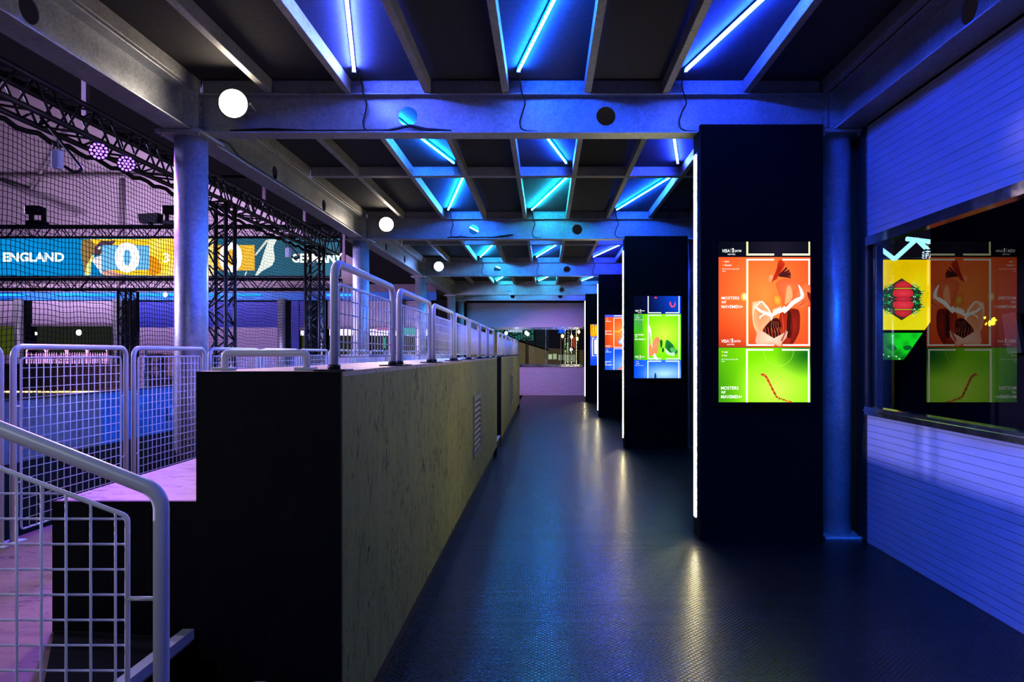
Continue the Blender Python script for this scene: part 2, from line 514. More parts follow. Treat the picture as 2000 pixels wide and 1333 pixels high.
BZ0, BZ1 = 3.175, 3.49
def web(mb, l0, l1, z0, z1, holes, r, t, mp):
    def quad(a, b, c, d): mb.add([a, b, c, d], [(0,1,2,3)])
    hw = .13; cur = l0; zm = (z0+z1)/2; hh = (z1-z0)/2
    for h in sorted(holes) + [None]:
        e = l1 if h is None else h-hw
        for s in (-t/2, t/2):
            quad(mp(cur, s, z0), mp(e, s, z0), mp(e, s, z1), mp(cur, s, z1))
        if h is None: break
        ca = math.atan2(hh, hw)
        angs = sorted(set([2*PI*k/32 for k in range(32)] + [ca, PI-ca, PI+ca, 2*PI-ca]))
        inn, outr = [], []
        for a in angs:
            c, s_ = math.cos(a), math.sin(a)
            k = min(hw/abs(c) if abs(c) > 1e-6 else 1e9, hh/abs(s_) if abs(s_) > 1e-6 else 1e9)
            inn.append((h+r*c, zm+r*s_)); outr.append((h+k*c, zm+k*s_))
        m = len(angs)
        for i in range(m):
            j = (i+1) % m
            for s in (-t/2, t/2):
                quad(mp(inn[i][0], s, inn[i][1]), mp(outr[i][0], s, outr[i][1]), mp(outr[j][0], s, outr[j][1]), mp(inn[j][0], s, inn[j][1]))
            quad(mp(inn[i][0], -t/2, inn[i][1]), mp(inn[j][0], -t/2, inn[j][1]), mp(inn[j][0], t/2, inn[j][1]), mp(inn[i][0], t/2, inn[i][1]))
        cur = h+hw
def beam(axis, a0, a1, c, fw, holes, name, label, group):
    if axis == 'x': mp = lambda l, w, z: (l, c+w, z)
    else: mp = lambda l, w, z: (c+w, l, z)
    mid = mp((a0+a1)/2, 0, BZ0)
    t = thing(name, label, 'beam', mid, group)
    mb = MB()
    for z0, z1 in ((BZ0, BZ0+.013), (BZ1-.013, BZ1)):
        p, q = mp(a0, -fw/2, z0), mp(a1, fw/2, z1)
        mb.rbox(min(p[0],q[0]), max(p[0],q[0]), min(p[1],q[1]), max(p[1],q[1]), z0, z1, .003)
    web(mb, a0, a1, BZ0+.013, BZ1-.013, holes, .076, .008, mp)
    mb.build('web_and_flanges', M['galv'], t)
    for e, s in ((a0, 1), (a1, -1)):
        mb = MB()
        p, q = mp(e, -fw/2-.012, BZ0-.002), mp(e-s*.012, fw/2+.012, BZ1+.0)
        mb.box(min(p[0],q[0]), max(p[0],q[0]), min(p[1],q[1]), max(p[1],q[1]), BZ0-.002, BZ1)
        pl = mb.build('end_plate', M['galv'], t)
        if a0 > 12: continue
        for w in (-fw*.34, fw*.34):
            for z in (BZ0+.06, BZ0+.13, BZ0+.20, BZ0+.26):
                MB().cyl(mp(e, w, z), mp(e+s*.014, w, z), .012, 6, smooth=False).build('bolt', M['galv'], pl)
    return t
cols_all = COLY + [ENDY]
for i, y in enumerate(cols_all):
    beam('x', LY+.10, RX-.10, y, .16, [LY+1.73, LY+3.31], 'cross_beam',
         'galvanized steel cross beam with two round holes, %s over the corridor' % (ORD[i] if i < 4 else 'farthest'), 'cross beams over the corridor')
edges = [.45] + cols_all
for i in range(len(edges)-1):
    a, b = edges[i], edges[i+1]
    hs = [a+1.73, a+3.31] if b-a > 3 else [a+1.1]
    beam('y', a+.10, b-.10, LY-.02, .2, hs, 'edge_beam', 'galvanized steel edge beam on the hall side, %s span along the corridor' % ORD[i], 'edge beams')
for i in range(4):
    a, b = edges[i], edges[i+1]
    beam('y', a+.10, b-.10, RX+.03, .2, [a+1.73, a+3.31], 'edge_beam', 'galvanized steel edge beam on the window wall side, %s span along the corridor' % ORD[i], 'edge beams')

# roof joists in 2.5 m bays
JX = [-2.755, -2.183, -1.563, -.933, -.318, .330, .947, 1.583, 2.205]
bays = []
y = 2.95
for k in range(8):
    bays.append((y, y+2.5 if k < 7 else 22.62)); y += 2.5
proto_j = None
def joist_mb(x, y0, y1):
    m = MB()
    # rolled channel: web with bottom and top lips closed by a face
    return m.rbox(x-.027, x+.027, y0, y1, 3.492, 3.598, .004)
JN = ['first', 'second', 'third', 'fourth', 'fifth', 'sixth', 'seventh', 'eighth', 'ninth']
for b, (y0, y1) in enumerate(bays):
    for k, x in enumerate(JX):
        o = joist_mb(x, y0+.05, y1-.05).build('roof_joist', M['joist'])
        tag(o, 'grey steel roof joist running lengthwise, %s from the hall side in the %s roof bay' % (JN[k], ORD[b]), 'joist', 'roof joists', 'thing')
    for e, (ya, yb) in enumerate(((y0+.006, y0+.048), (y1-.048, y1-.006))):
        o = MB().rbox(-2.72, 2.172, ya, yb, 3.492, 3.599, .004).build('roof_rim_joist', M['joist'])
        tag(o, 'grey steel rim joist across the %s end of the %s roof bay' % (('near', 'far')[e], ORD[b]), 'joist', 'rim joists', 'thing')

# LED strips, zig-zagging from bay to bay
SC = [[(.07,.11,1), (.0,.10,1), (.008,.055,1)], [(.0,.17,1), (.0,.08,1), (.02,.05,1)],
      [(.0,.17,1), (.0,.36,.55), (.0,.11,1)], [(.004,.25,1), (.004,.25,1), (.01,.05,1)],
      [(.004,.38,.9), (.004,.22,1), (.01,.04,1)], [(.01,.4,1), (.01,.3,1), (.02,.05,1)],
      [(.01,.5,.8), (.01,.46,.8), (.01,.22,.9)], [(.01,.45,.9), (.01,.4,.9), (.02,.08,1)]]
def led_mat(name, c, low, high):
    # batten that throws most of its light sideways and up onto the roof, less straight down
    m, nt, out = newmat(name)
    e = N(nt, 'ShaderNodeEmission')
    g = N(nt, 'ShaderNodeNewGeometry'); sp = N(nt, 'ShaderNodeSeparateXYZ'); nt.links.new(g.outputs['Normal'], sp.inputs[0])
    mr = N(nt, 'ShaderNodeMapRange')
    mr.inputs['From Min'].default_value = -.75; mr.inputs['From Max'].default_value = .2
    mr.inputs['To Min'].default_value = low; mr.inputs['To Max'].default_value = high
    nt.links.new(sp.outputs['Z'], mr.inputs['Value']); nt.links.new(mr.outputs[0], e.inputs['Strength'])
    pale = tuple(.82*c[k]+.18*(.42,.62,1)[k] for k in range(3))
    nt.links.new(ramp(nt, math_n(nt, 'MULTIPLY_ADD', sp.outputs['Z'], .5, .5), [(.3, pale), (.55, c)]), e.inputs['Color'])
    nt.links.new(e.outputs[0], out.inputs['Surface']); return m
SN = ['hall side', 'middle', 'window side']
for b, (y0, y1) in enumerate(bays):
    for s, (xa, xb) in enumerate(((-1.563,-.933), (-.318,.330), (.947,1.583))):
        flip = (b % 2 == 1)
        x_far = (xb-.10) if flip else (xa+.11)
        x_near = (xa+.08) if flip else (xb-.06)
        yn, yf = y0+.28, min(y0+2.22, y1-.25)
        z = 3.576
        a, e = Vector((x_near, yn, z)), Vector((x_far, yf, z))
        c = SC[b][s]
        t = thing('led_light_strip', 'glowing blue LED tube set diagonally in the %s roof bay, %s one' % (ORD[b], SN[s]), 'light strip', (a+e)/2, 'LED tubes under the roof')
        d = (e-a).normalized()
        mt = led_mat('led_%d_%d' % (b, s), c, 30, 820 if b < 3 else (700 if b < 6 else 480))
        MB().tube([a+d*.01, e-d*.01], .010, 10).build('tube', mt, t)
        MB().obj_bar(a+Vector((0,0,.017)), e+Vector((0,0,.017)), .026, .008).build('housing', M['alu'], t)
        mb = MB()
        for q in (a, e): mb.obj_bar(q-d*.014, q+d*.014, .030, .030)
        mb.build('end_cap', M['plastic'], t)
        mb = MB()
        for f in (.12, .88):
            q = a+(e-a)*f
            mb.box(q.x-.012, q.x+.012, q.y-.012, q.y+.012, z+.018, 3.600)
        mb.build('clip', M['plastic'], t)
        # supply cable from the far end down the face of the next beam
        if b in (0, 2, 4) and not flip:
            yy = y1-.0
            cx = x_far+.02
            pth = [(x_far, yf+.02, z), (x_far+.01, y1-.07, 3.56), (cx, y1-.11, 3.48), (cx+.03, y1-.10, 3.40), (cx+.005, y1-.035, 3.36), (cx-.02, y1-.03, 3.28), (cx-.01, y1-.035, 3.22), (cx+.04, y1-.05, 3.198), (cx+.12, y1-.05, 3.196)]
            pp = fillet(pth, .04, 3)
            o = MB().tube(pp, .0055, 6).build('power_cable', M['cable'])
            tag(o, 'thin black power cable running down the %s cross beam, %s one' % (ORD[b//2], SN[s]), 'cable', 'cables on the cross beams', 'thing')
# loose cable bundles lying in the lower flange
for k, (yb, xs) in enumerate(((5.45, [-2.5, -2.2, -1.9, -1.62, -1.25, -1.08, -.95, -.75]), (10.45, [-1.5, -1.3, -1.15, -1.02, -.8, -.5]), )):
    zz = [3.20, 3.215, 3.20, 3.20, 3.205, 3.245, 3.215, 3.2]
    o = MB().tube(fillet([(x, yb-.04, zz[i]) for i, x in enumerate(xs)], .05, 3), .012, 7).build('power_cable', M['cable'])
    tag(o, 'loose black cable lying in the lower flange of the %s cross beam' % ORD[k], 'cable', None, 'thing')
o = MB().tube(fillet([(-2.742, 5.62, 3.225), (-2.74, 5.9, 3.25), (-2.742, 6.1, 3.20), (-2.742, 7.2, 3.196), (-2.75, 8.1, 3.21), (-2.742, 8.6, 3.196), (-2.742, 9.8, 3.196)], .05, 3), .007, 6).build('power_cable', M['cable'])
tag(o, 'black cable trailing along the lower flange of the hall side edge beam', 'cable', None, 'thing')

# round floodlights on the cross beams
for k, yb in enumerate(COLY[:3]):
    c = Vector((-2.385, yb-.235, (3.346, 3.366, 3.372)[k]))
    d = Vector((.12, -1, -.16)).normalized()
    t = thing('floodlight', ('round warm white floodlight glaring from the nearest cross beam', 'round warm white floodlight glaring from the second cross beam', 'round blue white floodlight on the third cross beam')[k], 'floodlight', c)
    MB().tube([c-d*.075, c-d*.06, c-d*.01, c+d*.012], [.05, .085, .112, .116], 28).build('housing', M['plastic'], t)
    MB().tube([c+d*.0125, c+d*.016], [.104, .10], 28).build('lens', M['flood_blue' if k == 2 else 'flood_warm'], t)
    br = MB()
    br.tube(fillet([c+Vector((-.125,0,0)), c+Vector((-.125,.11,-.02)), c+Vector((.125,.11,-.02)), c+Vector((.125,0,0))], .03, 4), .008, 8)
    br.tube([c+Vector((0,.11,-.02)), Vector((c.x, yb-.02, c.z-.03))], .012, 8)
    br.build('bracket', M['galv'], t)

# ================================================================== DISPLAY TOWERS
TN = ['nearest', 'second', 'third', 'farthest']
for i, cy in enumerate(COLY):
    y0 = cy-.21
    t = thing('display_tower', '%s tall black display tower with a lit strip along its edge' % ('nearest and largest' if i == 0 else TN[i]), 'tower', (1.66, y0+.12, 0), 'black display towers')
    MB().rbox(1.187, 2.13, y0, y0+.25, .0, 3.170, .006).build('body', M['tower'], t)
    MB().box(1.187, 2.13, y0, y0+.05, 3.170, 3.197).build('top_lip', M['tower'], t)
    MB().box(1.192, 2.127, y0-.008, y0, .0, .15).build('plinth', M['tower'], t)
    st = MB().box(1.172, 1.186, y0+.06, y0+.185, .15, 3.0).build('strip_housing', M['alu'], t)
    MB().rbox(1.166, 1.1725, y0+.085, y0+.145, .157, 2.99, .003).build('light_strip', M['led_warm'], t)

def cA(x, y): return (1390+x/7.405, 460+y/7.405)
def cB(x, y): return (1390+x/7.405, 620+y/7.405)
def cC(x, y): return (1130+x/6.664, 560+y/6.664)

def logo(cv, x0, y0, x1, y1, c=(255,255,255)):
    w, h = x1-x0, y1-y0
    cv.text('VISA', x0, y0+h*.12, x0+w*.38, y0+h*.62, c, .25, .02)
    cv.rect(x0+w*.44, y0, x0+w*.455, y0+h*.66, c)
    cx = x0+w*.56
    cv.blob([(cx-w*.05, y0+h*.08), (cx, y0-h*.04), (cx+w*.05, y0+h*.08), (cx+w*.03, y0+h*.3), (cx+w*.035, y0+h*.62), (cx-w*.035, y0+h*.62), (cx-w*.025, y0+h*.3)], c, 3)
    cv.text('QATAR', x0+w*.63, y0+h*.22, x1, y0+h*.6, c, .15, .02)
    cv.text('PARTNER', x0+w*.28, y0+h*.80, x0+w*.68, y0+h*1.0, c, 0, .01)
def title(cv, x0, x1, ys, c=(255,255,255)):
    w = x1-x0
    (a0, a1), (b0, b1), (c0, c1) = ys
    cv.text('MOSTERS', x0, a0, x0+w*.83, a1, c, 0, .014)
    cv.text('WF', x0, b0, x0+w*.22, b1, c, 0, .014)
    cv.text('MAVEMEN+', x0, c0, x1, c1, c, 0, .014)
def frame(cv, x0, y0, x1, y1, w, top=True, bottom=True, gap=None, rbreak=None, c=(255,252,240), halo=(255,225,90)):
    g0, g1 = gap if gap else ((x0+x1)/2-8, (x0+x1)/2+8)
    def line(a, b, c_, d):
        cv.rect(a, b, c_, d, c)
    if halo:
        h = .9
        cv.rect(x0+w, y0+(w if top else 0), x0+w+h, y1-(w if bottom else 0), halo)
    line(x0, y0, x0+w, y1)
    if rbreak:
        line(x1-w, y0, x1, rbreak[0]); line(x1-w, rbreak[1], x1, y1)
    else: line(x1-w, y0, x1, y1)
    if top: line(x0, y0, g0, y0+w); line(g1, y0, x1, y0+w)
    if bottom: line(x0, y1-w, g0, y1); line(g1, y1-w, x1, y1)
def mixc(a, b, t):
    t = max(0, min(1, t)); return tuple(a[k]+(b[k]-a[k])*t for k in range(3))
def radial(cin, cout, cx, cy, r, asp=1., dark=None):
    def fn(u, v):
        d = math.hypot(u-cx, (v-cy)*asp)/r
        return mixc(cin, cout, d)
    return fn

def screen_root(i, label):
    cy = COLY[i]; y0 = cy-.21
    t = thing('display_screen', label, 'screen', (1.672, y0-.02, 1.03))
    x0, x1, z0, z1 = 1.318, 2.026, 1.063, 2.294
    fr = MB()
    for a, b, c, d in ((x0-.035, x0, z0-.035, z1+.035), (x1, x1+.035, z0-.035, z1+.035), (x0, x1, z0-.035, z0), (x0, x1, z1, z1+.035)):
        fr.box(a, b, y0-.034, y0-.006, c, d)
    fr.box(x0, x1, y0-.012, y0-.006, z0, z1)
    fr.build('bezel', M['tower'], t)
    return t, y0-.0135

# --- screen 1
t, Ys = screen_root(0, 'lit portrait screen showing a red poster over a green one on the nearest tower')
X0, X1, Y0, Y1 = 1403.2, 1585.5, 472.3, 787.3
cv = Canvas(Ys)
cv.grad(X0, Y0, X1, 502.5, lambda u, v: mixc((6,10,22), (26,22,38), math.exp(-((u-.62)/.3)**2)), 8, 3)
cv.grad(X0, 502.5, X1, 679.2, lambda u, v: mixc(mixc((255,140,62), (246,82,36), math.hypot((u-.5)*1.0, (v-.42)*.8)/.55), (120,26,14), max(0, v-.62)*2.2*max(0, .55-u)+ max(0, v-.9)*2), 14, 16)
cv.grad(X0, 679.2, X1, Y1, lambda u, v: mixc(mixc((206,255,84), (120,214,8), math.hypot(u-.62, (v-.75)*.75)/.5), (14,92,22), max(0, 1.15-math.hypot((u-.95)*3.2, (v-.12)*2.6))*.9 + max(0, .32-u)*1.7*max(0, .65-abs(v-.85)*.7)+max(0, .3-u)*.9), 18, 14)
cv.rect(X0, 678.6, X1, 679.6, (60,60,40))
# figure in the red poster
cv.ellipse(1453.5, 580, 6.5, 8, (255,186,90)); cv.ellipse(1454.5, 580, 3.5, 5, (255,236,180))
A = lambda *pts: [cA(*q) for q in pts]
B = lambda *pts: [cB(*q) for q in pts]
cv.blob(A((930,700),(1010,640),(1090,630),(1200,640),(1290,690),(1300,730),(1230,800),(1170,900),(1100,1010),(1040,1020),(1010,960),(970,850)), (232,92,50), c2=(246,120,70))
cv.blob(A((1080,780),(1110,720),(1150,760),(1170,880),(1130,960),(1060,1000),(1060,940)), (255,158,104), c2=(255,172,120))
cv.blob(A((1190,900),(1230,780),(1310,720),(1390,710),(1430,760),(1440,880),(1400,980),(1320,1050),(1240,1060),(1180,1020)), (240,104,56), c2=(250,128,80))
for k in range(5):
    cv.stroke(A((1240+k*40, 1030-k*14),(1290+k*36, 1000-k*26),(1330+k*28, 930-k*30)), .9, (186,52,26))
cv.blob(A((1380,820),(1450,870),(1450,1000),(1420,960),(1390,890)), (120,26,18))
cv.blob(A((820,640),(830,590),(870,570),(890,610),(880,660),(850,690)), (255,150,104))
cv.blob(A((860,680),(930,500),(960,380),(1000,360),(1050,400),(1050,440),(1000,530),(930,640),(900,650)), (196,46,24), c2=(150,30,20))
for k, q in enumerate(((1085,470),(1120,510),(1135,545),(1140,575),(1140,610))):
    cv.poly(A((960,575),(q[0]-6,q[1]-14),(q[0]+6,q[1]+12),(975,600)), (74,24,26))
cv.blob(A((880,900),(890,860),(940,850),(990,880),(1010,950),(990,1030),(930,1030),(890,980)), (214,112,40), c2=(255,186,70))
cv.blob(A((580,1000),(610,960),(720,950),(760,980),(830,1060),(840,1180),(820,1290),(750,1330),(690,1440),(640,1400),(590,1260)), (255,176,128), c2=(250,140,86))
# lower body masses
cv.blob(A((1000,1100),(1080,1060),(1190,1060),(1260,1100),(1270,1300),(1250,1420),(1180,1560),(1100,1600),(1010,1560),(960,1300)), (150,34,20), c2=(196,50,26))
cv.blob(A((1140,1090),(1200,1080),(1265,1120),(1268,1320),(1245,1440),(1170,1560),(1130,1570),(1150,1400),(1140,1250)), (112,24,18), c2=(150,34,22))
cv.stroke(A((1140,1110),(1150,1300),(1140,1500)), 1.0, (70,18,16))
cv.stroke(A((1010,1130),(1030,1300),(1020,1500)), 1.2, (226,84,44))
cv.blob(A((1090,1120),(1130,1100),(1140,1300),(1130,1480),(1080,1440)), (64,20,18))
cv.blob(A((840,1240),(900,1200),(960,1210),(1000,1300),(990,1480),(930,1520),(860,1500),(780,1480),(740,1400),(760,1330)), (66,20,18), c2=(36,14,14))
for k in range(6):
    cv.stroke(A((760+k*46, 1350-abs(k-3)*10),(778+k*44, 1430),(812+k*36, 1500)), 1.2, (206,82,52))
for k in range(4):
    cv.stroke(A((870+k*26, 1240+k*4),(850+k*34, 1320),(880+k*36, 1410)), .7, (228,96,52))
cv.blob(A((590,1020),(640,980),(600,1140),(606,1270),(660,1390),(620,1330),(586,1200)), (255,206,166))
cv.blob(B((640,260),(660,190),(740,210),(800,270),(880,330),(960,340),(1000,300),(1060,250),(1090,200),(1070,290),(1010,370),(990,420),(940,410),(860,385),(640,385)), (250,170,140), c2=(255,214,190))
cv.blob(B((990,330),(1030,250),(1060,180),(1075,200),(1040,290),(1010,350)), (170,90,84))
# white ribbon
cv.stroke(A((1245,720),(1280,790),(1300,860),(1290,900)), [2,5,7,5.5], (255,250,246))
cv.stroke(A((1320,890),(1240,930),(1160,980),(1080,1070),(1030,1120)), [3,8,8.5,7,5], (255,255,250))
cv.stroke(A((1060,1040),(1000,1090),(920,1120),(860,1160),(700,1100),(640,1050)), [6,7,7,7,5,4], (255,252,246))
cv.poly(A((820,1130),(880,1130),(870,1210),(850,1240),(838,1200)), (255,252,246))
for k in range(5):
    cv.poly(A((870+k*24,1120-k*10),(885+k*24,1060-k*10),(900+k*24,1110-k*10)), (255,252,246))
cv.stroke(A((610,1060),(680,970),(720,960),(800,1060),(850,1140)), [3,3,3,3,3], (255,238,222))
cv.stroke(A((690,1210),(690,1180),(780,1130),(830,1120)), [3.5,3.5,2.5,2], (255,238,222))
# green poster: dotted curve
for k in range(26):
    u = k/25
    if u < .2: x, y = 715+u*5*75, 830+u*5*55-18*math.sin(u*5*PI)
    elif u < .75: q = (u-.2)/.55; x, y = 790+q*130, 885+q*265
    else: q = (u-.75)/.25; x, y = 920+q*200, 1150+q*80
    p = cB(x, y)
    r = 2.9 if u < .3 else (2.6 if u < .65 else 2.4)
    cv.ellipse(p[0], min(p[1], 785), r, r*.8, [(206,104,44), (172,60,30), (222,84,36)][k % 3], 8, k)
for q in ((860,1040),(900,1105),(960,1180)):
    p = cB(*q); cv.stroke([(p[0]-1.5,p[1]+2),(p[0],p[1]-2),(p[0]+2,p[1]+1)], 1.2, (40,60,12))
cv.stroke([(1518+29*math.cos(a), 686+29*math.sin(a)) for a in [PI*k/20 for k in range(21)]], .5, (190,255,90))
cv.build('display', M['display'], t)
lt = Canvas(Ys-.014)
lt.layer = 0
# bottom of dark poster, red frame, green frame
lt.rect(1457.6, Y0, 1461.4, 499.5, (255,248,170)); lt.rect(1579, Y0, 1582.2, 499.5, (255,248,170))
lt.rect(1457.6, 495.6, 1512, 499.5, (255,250,200)); lt.rect(1528, 495.6, 1582.2, 499.5, (255,250,200))
frame(lt, 1457.5, 506, 1581.7, 676, 3.2, gap=(1511.8,1528), rbreak=(557, 600))
frame(lt, 1456.6, 682.2, 1580.6, Y1, 3.2, gap=(1510,1526.5), bottom=False, halo=(230,255,60))
lt.build('frame_lines', M['display'], t)
lt = Canvas(Ys-.014); lt.layer = 1
title(lt, 1409, 1451, ((579.6,585.4),(588,593.6),(596.4,602.4)))
title(lt, 1408, 1449.5, ((755.2,761.6),(764,770),(772.2,778.6)))
logo(lt, 1410.5, 485.5, 1448, 498.6); logo(lt, 1409, 662, 1446, 674.6)
lt.text('Qatar', 1415, 509.5, 1424, 513.5); lt.text('Denmark', 1415, 516.5, 1428.5, 520.2)
lt.text('FIFA World Cup Qatar 2022', 1410, 524.6, 1443, 527.8, bold=.004); lt.text('2022', 1410, 529, 1416.5, 531.4, bold=.004)
lt.ellipse(1412, 511.5, 1.3, 1.8, (255,150,60), 10); lt.ellipse(1412, 518.5, 1.5, 1.7, (255,150,60), 10)
lt.text('Latin', 1413.5, 685.8, 1421, 689.8); lt.text('Iran', 1413.5, 692.6, 1419.5, 696.4)
lt.text('FIFA World Cup Qatar 2022', 1408.5, 701, 1441, 704.2, bold=.004); lt.text('2022', 1408.5, 705, 1415, 707.4, bold=.004)
lt.ellipse(1410.4, 687.8, 1.3, 2, (235,235,40), 10); lt.ellipse(1410.4, 694.6, 1.6, 1.9, (235,235,40), 10)
lt.build('lettering', M['display'], t)

# --- screen 2
t, Ys = screen_root(1, 'lit portrait screen with a bright green poster between blue ones on the second tower')
C = lambda *pts: [cC(*q) for q in pts]
x0, x1, y0, y1 = 1237.9, 1330.0, 578.6, 739.2
cv = Canvas(Ys)
cv.grad(x0, y0, x1, 613.7, lambda u, v: mixc((4,8,36), (10,62,196), (u-.2)*1.7*(1-.3*v)), 8, 4)
cv.grad(x0, 613.7, x1, 703.5, lambda u, v: mixc(mixc((206,255,70), (112,220,10), math.hypot(u-.65, v-.45)/.5), (10,86,40), max(0, .30-u)*2.6*(.4+v*.6)), 12, 12)
cv.grad(x0, 703.5, x1, y1, lambda u, v: mixc(mixc((176,222,255), (40,110,236), math.hypot(u-.65, v-.75)/.6), (8,70,226), max(0, .32-u)*3), 10, 8)
cv.grad(x0, 615, x0+17, 650, lambda u, v: mixc((70,150,96), (60,176,30), v), 3, 4)
cv.blob(C((985,145),(1000,132),(1018,140),(1020,155),(1000,158)), (226,50,96))
cv.stroke(C((1192,200),(1195,235),(1215,265),(1240,262),(1256,235),(1256,200)), [3,3.4,3.4,3.2,3,1.6], (226,70,110))
cv.blob(C((905,520),(925,510),(940,560),(950,640),(960,750),(975,830),(1010,900),(1030,950),(1000,950),(960,890),(950,800),(930,620),(905,570)), (250,255,236))
cv.blob(C((960,750),(985,690),(1025,655),(1055,690),(1040,780),(1030,860),(1000,880),(970,830)), (240,134,86), c2=(246,150,98))
cv.blob(C((905,790),(930,750),(960,800),(985,870),(960,900),(910,890)), (236,140,84))
cv.blob(C((1040,760),(1060,700),(1090,710),(1085,780),(1045,840)), (120,220,30))
cv.blob(C((1060,700),(1090,705),(1090,770),(1070,800)), (16,96,30))
cv.blob(C((1085,820),(1100,795),(1112,820),(1105,855),(1088,850)), (14,92,30))
cv.blob(C((1125,790),(1140,700),(1180,710),(1230,760),(1250,800),(1290,850),(1240,900),(1190,900),(1140,860)), (30,128,50), c2=(14,84,34))
cv.blob(C((1125,800),(1190,860),(1250,860),(1240,905),(1180,895),(1135,860)), (190,240,190))
cv.blob(C((1190,800),(1240,800),(1270,840),(1220,860),(1195,830)), (80,180,90))
cv.blob(C((985,1190),(990,1135),(1005,1130),(1012,1190)), (20,60,120))
cv.build('display', M['display'], t)
lt = Canvas(Ys-.013)
for (fx0, fy0, fx1, fy1, tp, bt) in ((1265, y0, 1327.2, 612.2, False, True), (1265, 615.3, 1327.2, 702, True, True), (1264.4, 705, 1326.6, y1, True, False)):
    frame(lt, fx0, fy0, fx1, fy1, 1.9, tp, bt, gap=(1291.5, 1299.5), halo=None, c=(246,252,255))
lt.build('frame_lines', M['display'], t)
lt = Canvas(Ys-.013); lt.layer = 1
title(lt, 1240.2, 1261, ((653,656),(657.2,660.2),(661.6,664.6)))
logo(lt, 1240.5, 604.8, 1259, 612); logo(lt, 1240, 694.6, 1258.6, 701.8)
for ya in (616.5, 705.8):
    lt.text('Qatar', 1242.4, ya, 1247.5, ya+2); lt.text('Denmark', 1242.4, ya+3.6, 1249, ya+5.6)
    lt.text('FIFA World Cup', 1240.3, ya+7.6, 1257, ya+9.6, bold=.004)
lt.build('lettering', M['display'], t)

# --- screen 3
t, Ys = screen_root(2, 'lit portrait screen with orange red poster above a blue one, third tower')
x0, x1, y0, y1 = 1180.1, 1242.0, 615.2, 723.2
cv = Canvas(Ys)
cv.rect(x0, y0, x1, 620, (70,80,220))
cv.grad(x0, 620, x1, 680, lambda u, v: mixc(mixc((255,150,70), (240,84,30), math.hypot(u-.6, v-.5)/.5), (110,26,10), max(0, .35-u)*1.2*v), 8, 8)
cv.grad(x0, 680, x1, y1, lambda u, v: mixc((130,180,255), (24,80,226), math.hypot(u-.65, v-.8)/.6), 8, 8)
cv.stroke(C((470,585),(520,590),(560,560),(600,520),(650,500)), [1.5,2.6,2.6,2,1.2], (255,196,70))
cv.blob(C((515,720),(540,690),(555,660),(600,680),(620,740),(560,755),(530,750)), (120,150,236), c2=(236,240,255))
cv.blob(C((510,1080),(540,1055),(575,1020),(600,1040),(560,1082)), (226,110,90))
cv.build('display', M['display'], t)
lt = Canvas(Ys-.012)
frame(lt, 1198.4, 621, 1240, 679.2, 1.2, True, True, gap=(1217, 1222), halo=None)
frame(lt, 1198.4, 681, 1240, y1, 1.2, True, False, gap=(1217, 1222), halo=None)
lt.rect(1199, 616.4, 1217, 618.2, (230,236,255))
lt.build('frame_lines', M['display'], t)
lt = Canvas(Ys-.012); lt.layer = 1
title(lt, 1182, 1196.4, ((646,648.2),(649,651),(652,654.2))); title(lt, 1182, 1196.2, ((706,708.2),(709,711),(712,714.2)))
logo(lt, 1182.5, 674.4, 1195, 679.6)
for ya in (622.4, 682):
    lt.text('Qatar', 1184, ya, 1187.4, ya+1.6); lt.text('Denmark', 1184, ya+2.6, 1188.6, ya+4.2); lt.rect(1182.6, ya+5.6, 1194, ya+6.4, (255,255,255))
lt.build('lettering', M['display'], t)

# --- screen 4
t, Ys = screen_root(3, 'lit portrait screen with yellow hand over a blue panel, farthest tower')
x0, x1, y0, y1 = 1150.6, 1197.0, 633.2, 714.2
cv = Canvas(Ys)
cv.grad(x0, y0, x1, y1, lambda u, v: mixc((96,110,236), (10,66,220), abs(v-.5)*2.2), 6, 8)
cv.blob(C((150,610),(140,500),(160,490),(170,540),(180,490),(200,492),(205,545),(215,495),(235,498),(240,545),(256,498),(275,505),(300,600),(260,640),(215,650),(170,655)), (240,150,10), c2=(255,206,30))
for q in (172, 206, 240):
    cv.stroke(C((q, 500), (q+3, 560), (q+8, 600)), .8, (120,60,10))
cv.rect(*cC(205, 690), *cC(420, 880), (250,250,255))
cv.build('display', M['display'], t)
lt = Canvas(Ys-.012)
frame(lt, cC(176,0)[0], cC(0,668)[1], cC(450,0)[0], cC(0,906)[1], 1.4, True, True, gap=(1161, 1163.6), halo=None)
lt.build('frame_lines', M['display'], t)

